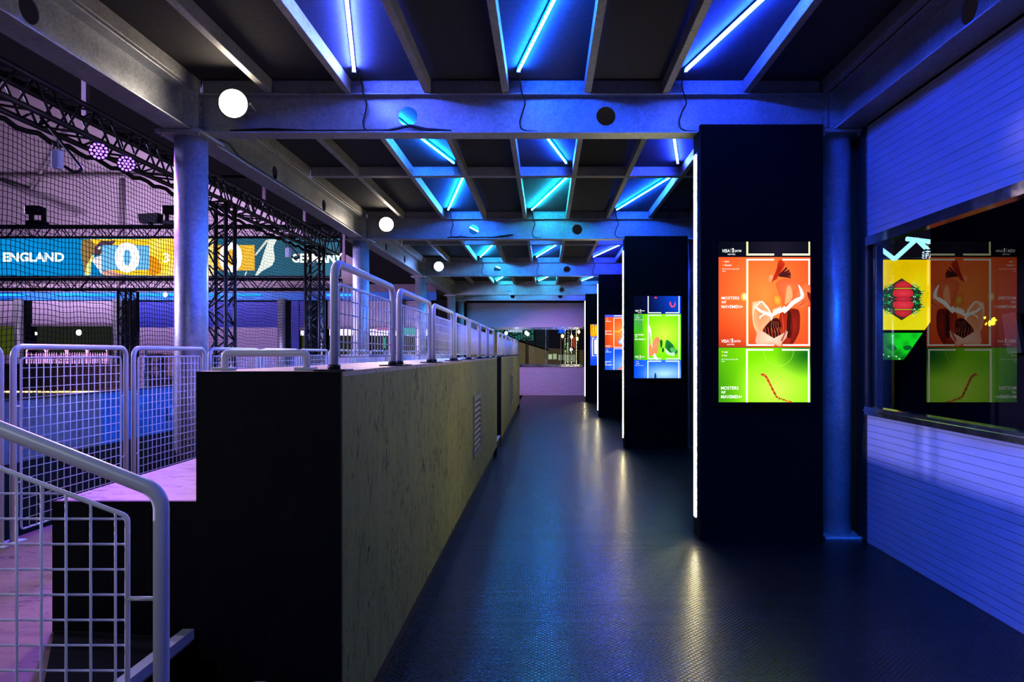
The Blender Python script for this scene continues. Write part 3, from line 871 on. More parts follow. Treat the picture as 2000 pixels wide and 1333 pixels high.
# ================================================================== BLEACHERS
XB = -.686
ZT, ZM, ZL = 1.378, .942, .505
def bleacher(y0, y1, label, vents, name='bleacher'):
    t = thing(name, label, 'bleacher', ((-1.653+XB)/2, (y0+y1)/2, 0), 'stepped wooden bleachers')
    MB().box(-1.171, XB, y0+.018, y1-.018, ZT-.018, ZT).build('top_tread', M['osb_top'], t)
    MB().box(-1.653, -1.1715, y0+.018, y1-.018, ZM-.018, ZM).build('lower_tread', M['osb_top'], t)
    n = max(1, int(round((y1-y0)/2.44)))
    for k in range(n):
        a = y0+.018+k*2.402; b = min(y0+(k+1)*2.402+.015, y1-.018) if k < n-1 else y1-.018
        if k == n-1: b = y1-.018
        MB().box(XB-.018, XB, a, b, .133, ZT-.0185).build('back_panel', M['osb'], t)
    MB().box(-1.171, -1.153, y0+.018, y1-.018, ZM, ZT-.0185).build('riser', M['osb'], t)
    MB().box(-1.653, -1.635, y0+.018, y1-.018, ZL, ZM-.0185).build('riser', M['osb'], t)
    for e, (a, b) in enumerate(((y0, y0+.0175), (y1-.0175, y1))):
        pts = [(-1.653, ZL+.001), (-1.653, ZM), (-1.171, ZM), (-1.171, ZT), (XB, ZT), (XB, .0), (-1.10, .0), (-1.10, ZL-.09), (-1.16, ZL-.09), (-1.16, ZL+.001)]
        MB().prism([(x, a, z) for x, z in pts], (0, b-a, 0)).build('end_panel', M['osb_dark'], t)
    MB().box(XB-.06, XB-.045, y0+.02, y1-.02, 0, .133).build('kickboard', M['black'], t)
    for yv in vents:
        va, vb, za, zb = yv, yv+.66, .43, 1.03
        v = MB()
        for a, b, c, d in ((va, va+.05, za, zb), (vb-.05, vb, za, zb), (va+.05, vb-.05, za, za+.05), (va+.05, vb-.05, zb-.05, zb)):
            v.box(XB, XB+.012, a, b, c, d)
        M.setdefault('vent', paint('vent_grey', (.16,.16,.12), .5)); vg = v.build('ventilation_grille', M['vent'], t)
        vg['label'] = 'grey louvred ventilation grille'
        MB().box(XB+.0005, XB+.002, va+.05, vb-.05, za+.05, zb-.05).build('backing', M['black'], vg)
        sl = MB()
        for k in range(9):
            z = za+.085+k*.054
            sl.prism([(XB+.003, va+.05, z), (XB+.011, va+.05, z-.018), (XB+.011, va+.05, z-.021), (XB+.003, va+.05, z-.003)], (0, vb-va-.1, 0))
        sl.build('louvres', M['vent'], vg)
    return t
B1 = (2.286, 9.6); B2 = (10.5, 17.8)
bleacher(*B1, 'near stepped bleacher with a bare board back panel facing the corridor', [6.45])
bleacher(*B2, 'far stepped bleacher beyond the stair gap along the corridor', [13.3])
# board walkway in front of the bleachers, with carrying frame
M['osb_walk'] = osb('osb_walkway', (.27,.19,.15), (.05,.035,.03), .5, scale=.9, along=(.35,1,1), amount=.9)
struct('floor_walkway', MB().box(-2.69, -1.19, -1.0, 2.285, ZL-.04, ZL).box(-2.69, -1.6535, 2.285, 22.0, ZL-.04, ZL), M['osb_walk'])
struct('trim_walkway', MB().box(-2.69, -2.66, -1.0, 22.0, 0, ZL-.041), M['matt'])
# bleacher's shadow laid as a dark landing sheet, and stair in the foreground
stt = thing('staircase', 'dark board staircase with pale nosings leading up to the walkway', 'stairs', (-1.0, 1.2, 0))
NS = [(-1.655, -1.18, ZL+.0), (-1.18, -.94, .337), (-.94, -.70, .168)]
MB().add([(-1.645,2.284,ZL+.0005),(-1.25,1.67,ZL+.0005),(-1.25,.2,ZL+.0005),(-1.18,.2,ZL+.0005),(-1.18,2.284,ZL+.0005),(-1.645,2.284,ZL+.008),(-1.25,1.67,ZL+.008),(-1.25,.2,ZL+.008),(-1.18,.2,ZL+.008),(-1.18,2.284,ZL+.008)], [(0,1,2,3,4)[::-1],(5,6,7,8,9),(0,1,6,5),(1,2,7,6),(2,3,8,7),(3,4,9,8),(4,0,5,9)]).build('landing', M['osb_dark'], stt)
MB().box(-1.095, -.935, .2, 2.284, .31, .337).build('tread', M['osb_dark'], stt)
MB().box(-.945, -.70, .2, 2.284, .14, .168).build('tread', M['osb_dark'], stt)
MB().box(-1.0955, -1.08, .2, 2.284, 0, .309).build('riser', M['osb_dark'], stt)
MB().box(-.955, -.94, .2, 2.284, 0, .139).build('riser', M['osb_dark'], stt)
MB().box(-.715, -.70, .2, 2.284, 0, .139).build('riser', M['osb_dark'], stt)
for x, z in ((-1.18, ZL+.008), (-.94, .337), (-.70, .168)):
    MB().box(x-.034, x+.004, .2, 2.283, z+.0005, z+.004).box(x+.0005, x+.004, .2, 2.283, z-.03, z+.0005).build('nosing', M['white'], stt)
# aisle stair between the two bleachers
st2 = thing('staircase', 'short aisle staircase in the gap between the two bleachers', 'stairs', (-1.0, 10.05, 0))
MB().box(-1.17, -.93, 9.61, 10.49, .31, .337).box(-1.17, -1.15, 9.61, 10.49, 0, .31).build('tread', M['osb_dark'], st2)
MB().box(-.93, -.70, 9.61, 10.49, .14, .168).box(-.72, -.70, 9.61, 10.49, 0, .14).build('tread', M['osb_dark'], st2)
MB().box(-1.655, -1.17, 9.61, 10.49, ZL-.03, ZL+.005).box(-1.655, -1.64, 9.61, 10.49, 0, ZL-.03).build('landing', M['osb_dark'], st2)
MB().box(-.735, -.695, 9.61, 10.49, .169, .174).build('nosing', M['white'], st2)

# ================================================================== MESH BARRIERS
def barrier(L, H, z0, z1, pitch, plates=True, foot_r=.0145):
    """posts at y=0 and y=L, standing on z=0"""
    t = bpy.data.objects.new('mesh_barrier', None); COL.objects.link(t)
    R = .0145
    MB().tube(fillet([(0,0,.004), (0,0,H-R), (0,L,H-R), (0,L,.004)], .055, 6), R, 12).build('frame', M['white'], t)
    a, b = .052, L-.052
    mb = MB()
    mb.tube(fillet([(0,(a+b)/2,z0),(0,a,z0),(0,a,z1),(0,b,z1),(0,b,z0),(0,(a+b)/2+.001,z0)], .018, 3), .0052, 6)
    nv = int((b-a)/pitch)
    for k in range(1, nv+1):
        y = a+(b-a)*k/(nv+1)
        mb.tube([(.003,y,z0),(.003,y,z1)], .0026, 5)
    nh = int(round((z1-z0)/pitch))
    for k in range(1, nh):
        z = z0+(z1-z0)*k/nh
        mb.tube([(-.002,a,z),(-.002,b,z)], .0026, 5)
    mb.build('wire_mesh', M['wire'], t)
    br = MB()
    for y, s in ((0, a), (L, b)):
        for zz in ([.5] if H < .6 else [.28, .72]):
            z = z0+(z1-z0)*zz
            br.tube([(0, y, z), (0, s, z)], .0045, 6)
    br.build('bracket', M['white'], t)
    if plates:
        for y in (0, L):
            MB().rbox(-.055, .055, y-.055 if y == 0 else y-.045, y+.045 if y == 0 else y+.055, 0, .006, .002).cyl((0,y,.006),(0,y,.022),.022,12).build('base_plate', M['plastic'], t)
    else:
        for y in (0, L):
            MB().rbox(-.04, .04, y-.04, y+.04, 0, .008, .002).build('base_plate', M['white'], t)
    return t
low = barrier(.906, .392, .05, .307, .0505)
tag(low, None, 'barrier', 'low mesh barriers on the bleachers', 'thing')
tall = barrier(.906, .982, .05, .91, .0505, False)
tag(tall, None, 'barrier', 'mesh barriers along the walkway edge', 'thing')
XR = -.735
first = True
for r, (ya, n) in enumerate(((2.37, 7), (10.56, 7))):
    for k in range(n):
        loc = (XR, ya+1.05*k, ZT)
        lab = 'low white mesh barrier on the %s bleacher top, %s from the camera end' % (('near', 'far')[r], ORD[k] if k else 'first')
        if first: low.location = loc; low['label'] = lab; first = False
        else: copy_thing(low, loc, lab)
XF = -2.63
for k in range(-2, 17):
    loc = (XF, 3.37+.985*k, ZL)
    lab = 'white tubular mesh barrier on the walkway edge, number %s from the camera end' % (k+3)
    names = ['first', 'second', 'third', 'fourth', 'fifth', 'sixth', 'seventh', 'eighth', 'ninth', 'tenth', 'eleventh', 'twelfth', 'thirteenth', 'fourteenth', 'fifteenth', 'sixteenth', 'seventeenth', 'eighteenth', 'nineteenth']
    lab = 'white tubular mesh barrier on the walkway edge, %s from the camera end' % names[k+2]
    if k == -2: tall.location = loc; tall['label'] = lab
    else: copy_thing(tall, loc, lab)

# low rail on the bleacher top
lr = thing('low_rail', 'short low white grab rail bolted on the near end of the bleacher top', 'rail', (-.99, 2.42, ZT))
MB().tube(fillet([(-1.138,2.42,ZT+.005),(-1.138,2.42,ZT+.062),(-.848,2.42,ZT+.062),(-.848,2.42,ZT+.005)], .012, 4), .0125, 12).build('tube', M['white'], lr)
for x in (-1.138, -.848): MB().rbox(x-.035, x+.03, 2.39, 2.45, ZT, ZT+.012, .003).build('base_plate', M['white'], lr)

# foreground raking handrail with mesh infill
hy = 1.36; q = hy/F
hr = thing('stair_handrail', 'large sloping white tube handrail with mesh infill beside the stairs', 'handrail', (-.766, hy, .168))
post_x = -.766
bend = P(315, 962, hy); left = P(0, 838, hy)
slope = (left.z-bend.z)/(left.x-bend.x)
xe = -1.75
top = Vector((xe, hy, bend.z+slope*(xe-bend.x)))
MB().tube(fillet([(post_x,hy,.172), (post_x,hy,bend.z), top, (xe,hy,ZL+.015)], .05, 7), .0148, 20).build('tube', M['white'], hr)
rx = P(249, 1100, hy).x
r_c = P(250, 1009, hy); r_l = P(0, 915, hy)
sl2 = (r_l.z-r_c.z)/(r_l.x-r_c.x)
rxe = xe+.07
mb = MB()
def ztop(x): return r_c.z+sl2*(x-rx)
mb.tube(fillet([(rx,hy,.32),(rx,hy,ztop(rx)),(rxe,hy,ztop(rxe)),(rxe,hy,.66),(rx,hy,.32)], .015, 3), .0052, 8)
xk = P(228, 0, hy).x
k = 0
while xk-k*.0491 > rxe+.01:
    x = xk-k*.0491
    zb = .32+(.66-.32)*(x-rx)/(rxe-rx)
    mb.tube([(x, hy-.004, zb), (x, hy-.004, ztop(x))], .0028, 6); k += 1
for k in range(-2, 16):
    z = P(0, 1063.5, hy).z - .0505*(k-0) if False else P(0, 1015-99, hy).z - .0505*k
    # left / right ends limited by the sloping edges
    xr = rx if z < ztop(rx) else rx+(z-ztop(rx))/sl2
    xl = rxe
    if z < .66: xl = rx+(z-.32)/(.66-.32)*(rxe-rx) if z > .32 else rx
    if xr-xl > .03 and z > .34: mb.tube([(xl, hy+.003, z), (xr, hy+.003, z)], .0026, 6)
mb.build('wire_mesh', M['wire'], hr)
zt = P(0, 1170, hy).z
MB().tube([(rx, hy, zt), (post_x, hy, zt)], .0048, 8).build('bracket', M['white'], hr)
MB().rbox(post_x-.04, post_x+.04, hy-.04, hy+.04, .1725, .180, .002).build('base_plate', M['white'], hr)
MB().rbox(xe-.04, xe+.04, hy-.04, hy+.04, ZL+.0105, ZL+.018, .002).build('base_plate', M['white'], hr)

# ================================================================== PITCH SIDE
XN = -4.25
XT = -4.0
M['board_grey'] = osb('grey_pitch_board', (.36,.34,.33), (.05,.05,.06), .6)
M['board_blue'] = paint('blue_pitch_board', (.06,.30,.62), .55, var=.2)
M['board_maroon'] = paint('maroon_pitch_board', (.15,.05,.06), .6, var=.2)
M['led_yellow'] = emis('yellow_led_line', (1,.72,.25), 2.2)
for k, (a, b, mt, lab) in enumerate(((1.75, 4.12, 'board_grey', 'grey'), (4.13, 6.5, 'board_grey', 'grey'), (6.51, 8.9, 'board_blue', 'blue'), (8.91, 11.2, 'board_blue', 'blue'), (11.21, 12.85, 'board_grey', 'grey'))):
    t = thing('pitch_board', '%s pitch side board behind the mesh barriers, %s along the walkway' % (lab, ORD[k] if k else 'first'), 'board', (XN, (a+b)/2, -.1), 'boards around the pitch')
    MB().box(XN-.02, XN+.02, a, b, .562, 1.060).build('panel', M[mt], t)
    MB().box(XN-.03, XN+.0, a, b, -.1, .561).build('skirt', M['black'], t)
    MB().rbox(XN-.03, XN+.03, a, b, 1.061, 1.076, .004).build('capping', M['truss'], t)
lb = thing('tag_board', 'small pale blue box fixed to the blue pitch board', 'box', P(286, 805, 7.7))
c = P(286, 805, 7.7); c.x = XN+.035
MB().rbox(c.x-.013, c.x+.02, c.y-.09, c.y+.09, c.z-.07, c.z+.07, .005).build('case', M['board_blue'], lb)
MB().box(c.x+.0205, c.x+.022, c.y-.05, c.y+.05, c.z-.04, c.z+.04).build('plate', M['white'], lb)

# net
net = MB()
ya, yb, za, zb = 2.6, 12.9, 1.105, 3.24
step = .047
def sag(y, z):
    return .012*math.sin(y*2.1+z)+.008*math.sin(z*5+y)
k = 0; y = ya
while y < yb:
    net.tube([(XN+sag(y, z), y+.006*math.sin(z*9+y*3), z) for z in [za+(zb-za)*i/9 for i in range(10)]], .0026, 3, smooth=False)
    y += step
z = za
while z < zb:
    net.tube([(XN+sag(yy, z), yy, z+.010*math.sin(yy*6.5+z*2)-.006*math.sin(yy*17)) for yy in [ya+(yb-ya)*i/110 for i in range(111)]], .0026, 3, smooth=False)
    z += step
nt_ = net.build('sports_net', M['net'])
tag(nt_, 'black sports netting hung from the truss along the pitch side', 'net', None, 'thing')
o = MB().tube([(XN, 2.6+.12*i, 3.265+.018*math.sin(i*2.0)) for i in range(87)], .022, 7).build('net_border_rope', M['net'])
tag(o, 'thick black border rope lacing the net to the truss', 'rope', None, 'thing')

def truss(name, p0, p1, up, side, w, label, group=None, tr=.024, pitch=.35):
    """box truss: p0-p1 is the axis, w the chord spacing"""
    p0, p1, up, side = Vector(p0), Vector(p1), Vector(up), Vector(side)
    t = thing(name, label, 'truss', p0 if abs((p1-p0).normalized().z) > .5 else (p0+p1)/2, group)
    cs = [(a, b) for a in (-1, 1) for b in (-1, 1)]
    off = {c: side*c[0]*w/2+up*c[1]*w/2 for c in cs}
    for c in cs: MB().tube([p0+off[c], p1+off[c]], tr, 10).build('chord', M['truss'], t)
    L = (p1-p0).length; n = max(1, int(L/pitch)); d = (p1-p0)/n
    mb = MB()
    for k in range(n):
        for (c1, c2) in (((-1,-1),(-1,1)), ((1,-1),(1,1)), ((-1,-1),(1,-1)), ((-1,1),(1,1))):
            a, b = (c1, c2) if k % 2 == 0 else (c2, c1)
            mb.tube([p0+d*k+off[a], p0+d*(k+.5)+off[b]], tr*.42, 6)
            mb.tube([p0+d*(k+.5)+off[b], p0+d*(k+1)+off[a]], tr*.42, 6)
    for k in (0, n):
        for (c1, c2) in (((-1,-1),(-1,1)), ((1,-1),(1,1)), ((-1,-1),(1,-1)), ((-1,1),(1,1))):
            mb.tube([p0+d*k+off[c1], p0+d*k+off[c2]], tr*.42, 6)
    mb.build('lattice', M['truss'], t)
    return t
U, SX, SY = (0,0,1), (1,0,0), (0,1,0)
truss('box_truss', (XT-.05, 2.2, 3.43), (XT-.05, 12.95, 3.43), U, SX, .25, 'long black box truss carrying the net along the pitch side', 'black trusses')
truss('truss_tower', (XT-.03, 8.46, -.1), (XT-.03, 8.46, 3.29), SX, SY, .24, 'black truss tower beside the pitch, nearer of the two', 'black trusses')
truss('truss_tower', (XT-.03, 11.9, -.1), (XT-.03, 11.9, 3.29), SX, SY, .24, 'black truss tower beside the pitch, farther of the two', 'black trusses')
SYD = 13.1
truss('box_truss', (-14.0, SYD+.2, 3.79), (XN+.25, SYD+.2, 3.79), U, SY, .22, 'black box truss above the scoreboard', 'black trusses', .022)
truss('box_truss', (-14.0, SYD+.2, 2.78), (XN+.25, SYD+.2, 2.78), U, SY, .20, 'black box truss below the scoreboard', 'black trusses', .022)
truss('truss_tower', (-8.14, SYD+.2, -.1), (-8.14, SYD+.2, 2.64), SX, SY, .24, 'black truss tower standing under the scoreboard', 'black trusses', .024)

# scoreboard
t = thing('scoreboard', 'long lit football scoreboard hung between two trusses', 'scoreboard', (-8.8, SYD, 2.91))
MB().box(-14.0, -3.95, SYD+.002, SYD+.08, 2.905, 3.625).build('cabinet', M['plastic'], t)
S = lambda x, y: (x/4.76, 420+y/4.76)
S2 = lambda x, y: (330+x/3.92, 380+y/3.92)
cv = Canvas(SYD)
cv.grad(-350, 466.2, 664, 539, lambda u, v: mixc((4,112,172), (40,88,112), (u-.62)*6), 40, 3)
cv.poly([S(760,225),S(750,330),S(770,480),S(790,562),S(840,562),S(838,450),S(870,370),S(940,230)][::-1], (128,100,60))
cv.poly([S(840,225),S(1640,225),S(1640,562),S(960,562),S(1000,500),S(940,380),S(900,300)][::-1], (240,180,40))
cv.poly([S(790,562),S(800,480),S(860,370),S(875,380),S(845,450),S(840,562)][::-1], (255,232,120))
cv.poly([S(940,240),S(1080,240),S(1000,330),S(880,390),S(880,300)][::-1], (72,52,64))
cv.poly([S(870,400),S(940,380),S(960,470),S(950,560),S(910,500),S(855,430)][::-1], (232,214,226))
cv.blob([S(920,295),S(935,300),S(925,325),S(910,320)], (255,255,255))
cv.blob([S(960,530),S(1010,510),S(1100,540),S(1180,562),S(960,562)], (190,140,130))
cv.grad(S(1390,0)[0], 466.4, 420, 538.8, lambda u, v: mixc((250,190,40), (255,240,170), (u*.7+.3*math.sin(v*5+u*9))), 8, 6)
cv.blob([S(1380,380),S(1470,420),S(1500,520),S(1420,562),S(1370,500)], (222,130,20))
cv.poly([S(945,282),S(945,512),S(1388,512),S(1388,285)], (96,164,226))
cv.rect(418, 479, 497.5, 528.6, (255,178,56))
cv.poly([(520,468.5),(526,468.5),(500,500),(498,497)][::-1], (214,222,206))
cv.poly([S2(765,345),S2(828,345),S2(800,400),S2(812,500),S2(790,545),S2(710,590),S2(680,620),S2(660,620),S2(700,540),S2(730,440)][::-1], (232,250,232))
cv.poly([S2(590,590),S2(600,590),S2(588,622),S2(578,622)][::-1], (222,236,222))
cv.build('display', M['score'], t)
lt = Canvas(SYD-.012)
W3 = (255,250,228)
lt.text('ENGLAND', 6, 493.5, 125, 511.5, W3, 0, .03)
lt.build('lettering', M['score_text'], t); lt = Canvas(SYD-.012)
lt.text('0', 224, 473.5, 272.5, 533, (255,255,250), 0, .04)
lt.build('score_digit', M['score_text'], t); lt = Canvas(SYD-.012)
lt.text('0', 428, 473, 473, 533, (255,255,250), 0, .04)
lt.build('score_digit', M['score_text'], t); lt = Canvas(SYD-.012)
lt.text('3', 318, 494, 331, 513, (255,244,200), 0, .02)
lt.text(':', 338, 499, 342, 511, (255,244,200), 0, .02)
lt.build('score_digit', M['score_text'], t); lt = Canvas(SYD-.012)
lt.text('GERMANY', 570.5, 495.5, 668, 513.5, W3, 0, .03)
lt.build('lettering', M['score_text'], t)

# lamps on trusses
M['purple_led'] = emis('purple_led', (.30,.14,1), 3.2)
M['pink_lens'] = emis('pink_lens', (1,.55,.9), 3.5)
def moving_head(px, py, Y, label, s=1.):
    c = P(px, py, Y); c.z = 3.915 if Y > 12 else c.z
    t = thing('stage_light', label, 'stage light', c, 'stage lights on the truss')
    MB().rbox(c.x-.15*s, c.x+.15*s, c.y-.13, c.y+.13, c.z, c.z+.09*s, .015).build('base', M['plastic'], t)
    mb = MB()
    for d in (-1, 1): mb.rbox(c.x+d*.12*s-.02, c.x+d*.12*s+.02, c.y-.05, c.y+.05, c.z+.09*s, c.z+.36*s, .01)
    mb.build('yoke', M['plastic'], t)
    h0 = Vector((c.x+.11*s, c.y+.05, c.z+.31*s)); h1 = Vector((c.x-.16*s, c.y-.1, c.z+.30*s))
    MB().tube([h0, h0+(h1-h0)*.3, h0+(h1-h0)*.9, h1], [.06*s, .095*s, .09*s, .075*s], 16).build('head', M['plastic'], t)
    d = (h1-h0).normalized()
    MB().tube([h1+d*.001, h1+d*.006], .062*s, 16).build('lens', M['pink_lens'], t)
moving_head(73, 432, SYD+.2, 'moving head stage light with a pink lens on the scoreboard truss near the word ENGLAND')
moving_head(338, 432, SYD+.2, 'moving head stage light with a pink lens on the scoreboard truss behind the nearest column')
c = P(294, 437, SYD+.2); c.z = 3.915
t = thing('stage_light', 'black wash light tilted up on the scoreboard truss between the two moving heads', 'stage light', c, 'stage lights on the truss')
MB().prism([(c.x-.17,c.y-.1,c.z+.06),(c.x+.17,c.y-.1,c.z+.06),(c.x+.2,c.y-.1,c.z+.24),(c.x-.19,c.y-.1,c.z+.22)], (0,.2,0)).build('housing', M['plastic'], t)
MB().rbox(c.x-.03, c.x+.03, c.y-.03, c.y+.03, c.z, c.z+.06, .005).build('bracket', M['plastic'], t)
# purple LED pars on the side truss
for k, (px, py) in enumerate(((193, 295), (247, 320))):
    Y = (XT+.06)*F/(px-VX); c = P(px, py, Y)
    t = thing('stage_light', ('bright purple LED stage light under the near end of the side truss', 'dimmer purple LED stage light farther along the side truss')[k], 'stage light', c, 'stage lights on the truss')
    d = Vector((.5, -.8, -.3)).normalized()
    MB().tube([c-d*.12, c-d*.10, c-d*.0], [.05, .075, .08], 16).build('housing', M['plastic'], t)
    mb = MB()
    a = d.cross(Vector((0,0,1))).normalized(); b = a.cross(d)
    for r, n in ((0, 1), (.03, 6), (.06, 12)):
        for i in range(n):
            q = c+d*.002+(a*math.cos(2*PI*i/n)+b*math.sin(2*PI*i/n))*r
            mb.tube([q, q+d*.004], .012, 8)
    mb.build('lens', M['purple_led'], t)
    MB().tube([c-d*.06+Vector((0,0,.05)), Vector((XT, c.y+.06, 3.33))], .012, 6).build('bracket', M['plastic'], t)
# small white sensor boxes held on arms from the truss
for k, (px, py) in enumerate(((112, 312), (563, 494))):
    Y = (XT+.35)*F/(px-VX); c = P(px, py, Y)
    t = thing('tracking_sensor', ('small white sensor box on a bent arm below the near end of the side truss', 'small white sensor box on a bent arm beyond the nearer truss tower')[k], 'sensor', c)
    MB().rbox(c.x-.035, c.x+.035, c.y-.03, c.y+.03, c.z-.07, c.z+.07, .012).build('case', M['white'], t)
    for s in (-.02, .02):
        MB().tube([c+Vector((s,0,.07)), c+Vector((s-.02,0,.15))], .004, 6).build('antenna', M['plastic'], t)
    MB().tube(fillet([c+Vector((.03,.03,-.04)), c+Vector((.08,.06,-.08)), c+Vector((.14,.08,-.06)), Vector((XT+.02, c.y+.28, 3.30))], .03, 3), .012, 8).build('arm', M['truss'], t)

# far pitch boards, fence and yellow line
t = thing('pitch_board', 'dark maroon pitch board across the far end of the pitch', 'board', (-9, 13.0, -.1), 'boards around the pitch')
MB().box(-14.0, -7.80, 12.98, 13.02, .72, 1.235).build('panel', M['board_maroon'], t)
MB().box(-14.0, -7.80, 12.97, 12.985, .69, .718).build('led_line', M['led_yellow'], t)
MB().box(-14.0, -7.80, 12.98, 13.02, -.1, .688).build('skirt', M['board_grey'], t)
M['pink_lit'] = paint('pink_lit_tube', (.75,.45,.55), .4)  # red light falling on these barriers is put into the tube colour
for k in range(4):
    x = P(52+k*40, 0, 14.4).x
    t = thing('mesh_barrier', 'red lit mesh barrier beyond the far pitch board, %s from the scoreboard tower' % ['fourth', 'third', 'second', 'first'][k], 'barrier', (x+.2, 14.4, -.1), 'mesh barriers beyond the pitch')
    w = .40
    MB().tube(fillet([(x,14.4,-.1),(x,14.4,1.52),(x+w,14.4,1.52),(x+w,14.4,-.1)], .05, 4), .016, 8).build('frame', M['pink_lit'], t)
    mb = MB()
    for j in range(1, 8): mb.tube([(x+w*j/8,14.4,.1),(x+w*j/8,14.4,1.45)], .004, 5)
    for j in range(24): mb.tube([(x,14.4,.12+j*.056),(x+w,14.4,.12+j*.056)], .004, 5)
    mb.build('wire_mesh', M['pink_lit'], t)
M['crate'] = osb('raw_board', (.62,.38,.26), (.1,.05,.03), .6)
o = thing('board_cabin', 'raw board box standing behind the pitch corner', 'box', (-7.28, 13.9, -.1))
MB().rbox(-7.95, -6.6, 13.5, 14.3, -.1, 1.40, .01).build('body', M['crate'], o)
MB().rbox(-7.98, -6.57, 13.47, 14.33, 1.401, 1.43, .004).build('lid', M['crate'], o)
M['white_tube'] = emis('white_tube', (.85,.75,1), 1.2)
o = MB().cyl((P(283,0,13.3).x,13.3,-.1), (P(283,0,13.3).x,13.3,1.5), .035, 10).build('marker_post', M['white'])
tag(o, 'pale upright post beside the raw board box', 'post', None, 'thing')

# ================================================================== FAR PAVILION (left) and hall
PY = 20.6
def X(px, Y=PY): return (px-VX)/F*Y
def Z(py, Y=PY): return EYE-(py-VY)/F*Y
M['p_blue'] = ribbed('deep_blue_shutter', (.05,.07,.42), .07, .5)
M['p_lilac'] = ribbed('lilac_shutter', (.42,.36,.46), .07, .5)
M['p_white'] = ribbed('pale_panel', (.55,.46,.60), .07, .5)
M['p_band'] = paint('blue_lit_beam', (.03,.22,.62), .5, var=.5, scale=.8)  # blue glow along the beam is mixed into its base colour
M['p_fascia'] = paint('fascia', (.22,.18,.22), .6)
M['p_room'] = emis('dim_room', (.055,.06,.035), .55)
M['p_room2'] = emis('green_room', (.20,.24,.03), .45)
M['led_cyan'] = emis('cyan_led', (.03,.42,1), 1.4)
M['tealsign'] = emis('teal_sign', (.1,.8,.7), .5)
M['pinkrail'] = emis('pink_rail', (.9,.3,.75), .45)
pv = thing('pavilion', 'matching steel pavilion with shutters and windows beyond the far end of the pitch', 'building', (X(420), PY, -.1))
x0, x1 = X(-380), -3.3
MB().box(x0, x1, PY+.3, PY+.5, -.1, 3.05).build('rear_wall', M['dark_canvas'], pv)
MB().box(x0, x1, PY-.05, PY+.1, Z(587), Z(571)).build('beam', M['p_band'], pv)
MB().box(x0, x1, PY-.1, PY+3.0, Z(571), Z(556)).build('roof_fascia', M['p_fascia'], pv)
for a, b in ((-200,-60), (0,60), (105,228), (270,430), (465,512), (640,720)):
    MB().box(X(a), X(b), PY-.11, PY-.07, Z(579), Z(575)).build('light_strip', M['led_cyan'], pv)
def bay(a, b, ztop, zbot, mt, kind, room='p_room'):
    MB().box(X(a), X(b), PY, PY+.06, Z(zbot), Z(ztop)).build('shutter', M[mt], pv)
    if kind == 'window':
        MB().box(X(a), X(b), PY-.03, PY+.08, Z(zbot+6), Z(zbot)).build('shutter_rail', M['p_fascia'], pv)
        w = MB().box(X(a), X(b), PY+.2, PY+.22, Z(694), Z(zbot+6)).build('window', M[room], pv)
        MB().poly([(X(a), PY+.05, Z(694)), (X(b), PY+.05, Z(694)), (X(b), PY+.05, Z(zbot+6)), (X(a), PY+.05, Z(zbot+6))]).build('pane', M['glass_end'], w)
        MB().box(X(a), X(b), PY, PY+.06, -.1, Z(694)).build('wall_panel', M['p_white'], pv)
    else:
        MB().box(X(a), X(b), PY, PY+.06, -.1, Z(zbot)).build('wall_panel', M['p_white'], pv)
bay(-330, -70, 588, 632, 'p_lilac', 'window')
bay(-60, 36, 588, 632, 'p_lilac', 'window', 'p_room2')
bay(63, 228, 588, 632, 'p_lilac', 'window')
bay(267, 546, 590, 640, 'p_blue', 'panel')
bay(585, 596, 588, 640, 'p_blue', 'window', 'p_room2')
bay(640, 716, 588, 637, 'p_lilac', 'window')
bay(722, 780, 588, 637, 'p_lilac', 'window')
bay(786, 842, 588, 637, 'p_lilac', 'window')
for p, r, mt in ((43, .12, 'galv_pipe'), (234, .12, 'galv_pipe'), (553, .12, 'galv_pipe'), (632, .1, 'galv_pipe'), (783, .12, 'galv_pipe')):
    MB().cyl((X(p), PY-.12, -.1), (X(p), PY-.12, Z(585)), r, 16).build('column', M[mt], pv)
for a, b, mt in ((50, 62, 'tower'), (560, 568, 'tower'), (569, 584, 'p_blue'), (240, 266, 'tower'), (600, 638, 'tower')):
    MB().box(X(a), X(b), PY-.02, PY+.1, -.1, Z(588)).build('pillar', M[mt], pv)
for a, b, ya_, yb_, mt in ((735, 772, 640, 646, 'pinkrail'), (788, 815, 646, 652, 'tealsign'), (748, 752, 660, 680, 'tealsign'), (790, 815, 641, 655, 'tealsign')):
    MB().box(X(a), X(b), PY-.04, PY-.02, Z(yb_), Z(ya_)).build('sign', M[mt], pv)
M['lamp_w'] = emis('white_lamp', (1,.95,.8), 12)
for k, (px, py, s) in enumerate(((154, 650, .09), (70, 652, .045), (323, 576, .07))):
    c = P(px, py, PY-.2)
    t = thing('lamp', ['bright white lamp behind the pavilion window', 'small white lamp near the pavilion window edge', 'white lamp under the pavilion roof'][k], 'lamp', c)
    MB().tube([c+Vector((0,.05,0)), c+Vector((0,.02,0)), c], [.02, s*1.1, s], 14).build('housing', M['plastic'], t)
    MB().tube([c+Vector((0,-.001,0)), c+Vector((0,-.01,0))], [s*.95, s*.8], 14).build('lens', M['lamp_w'], t)

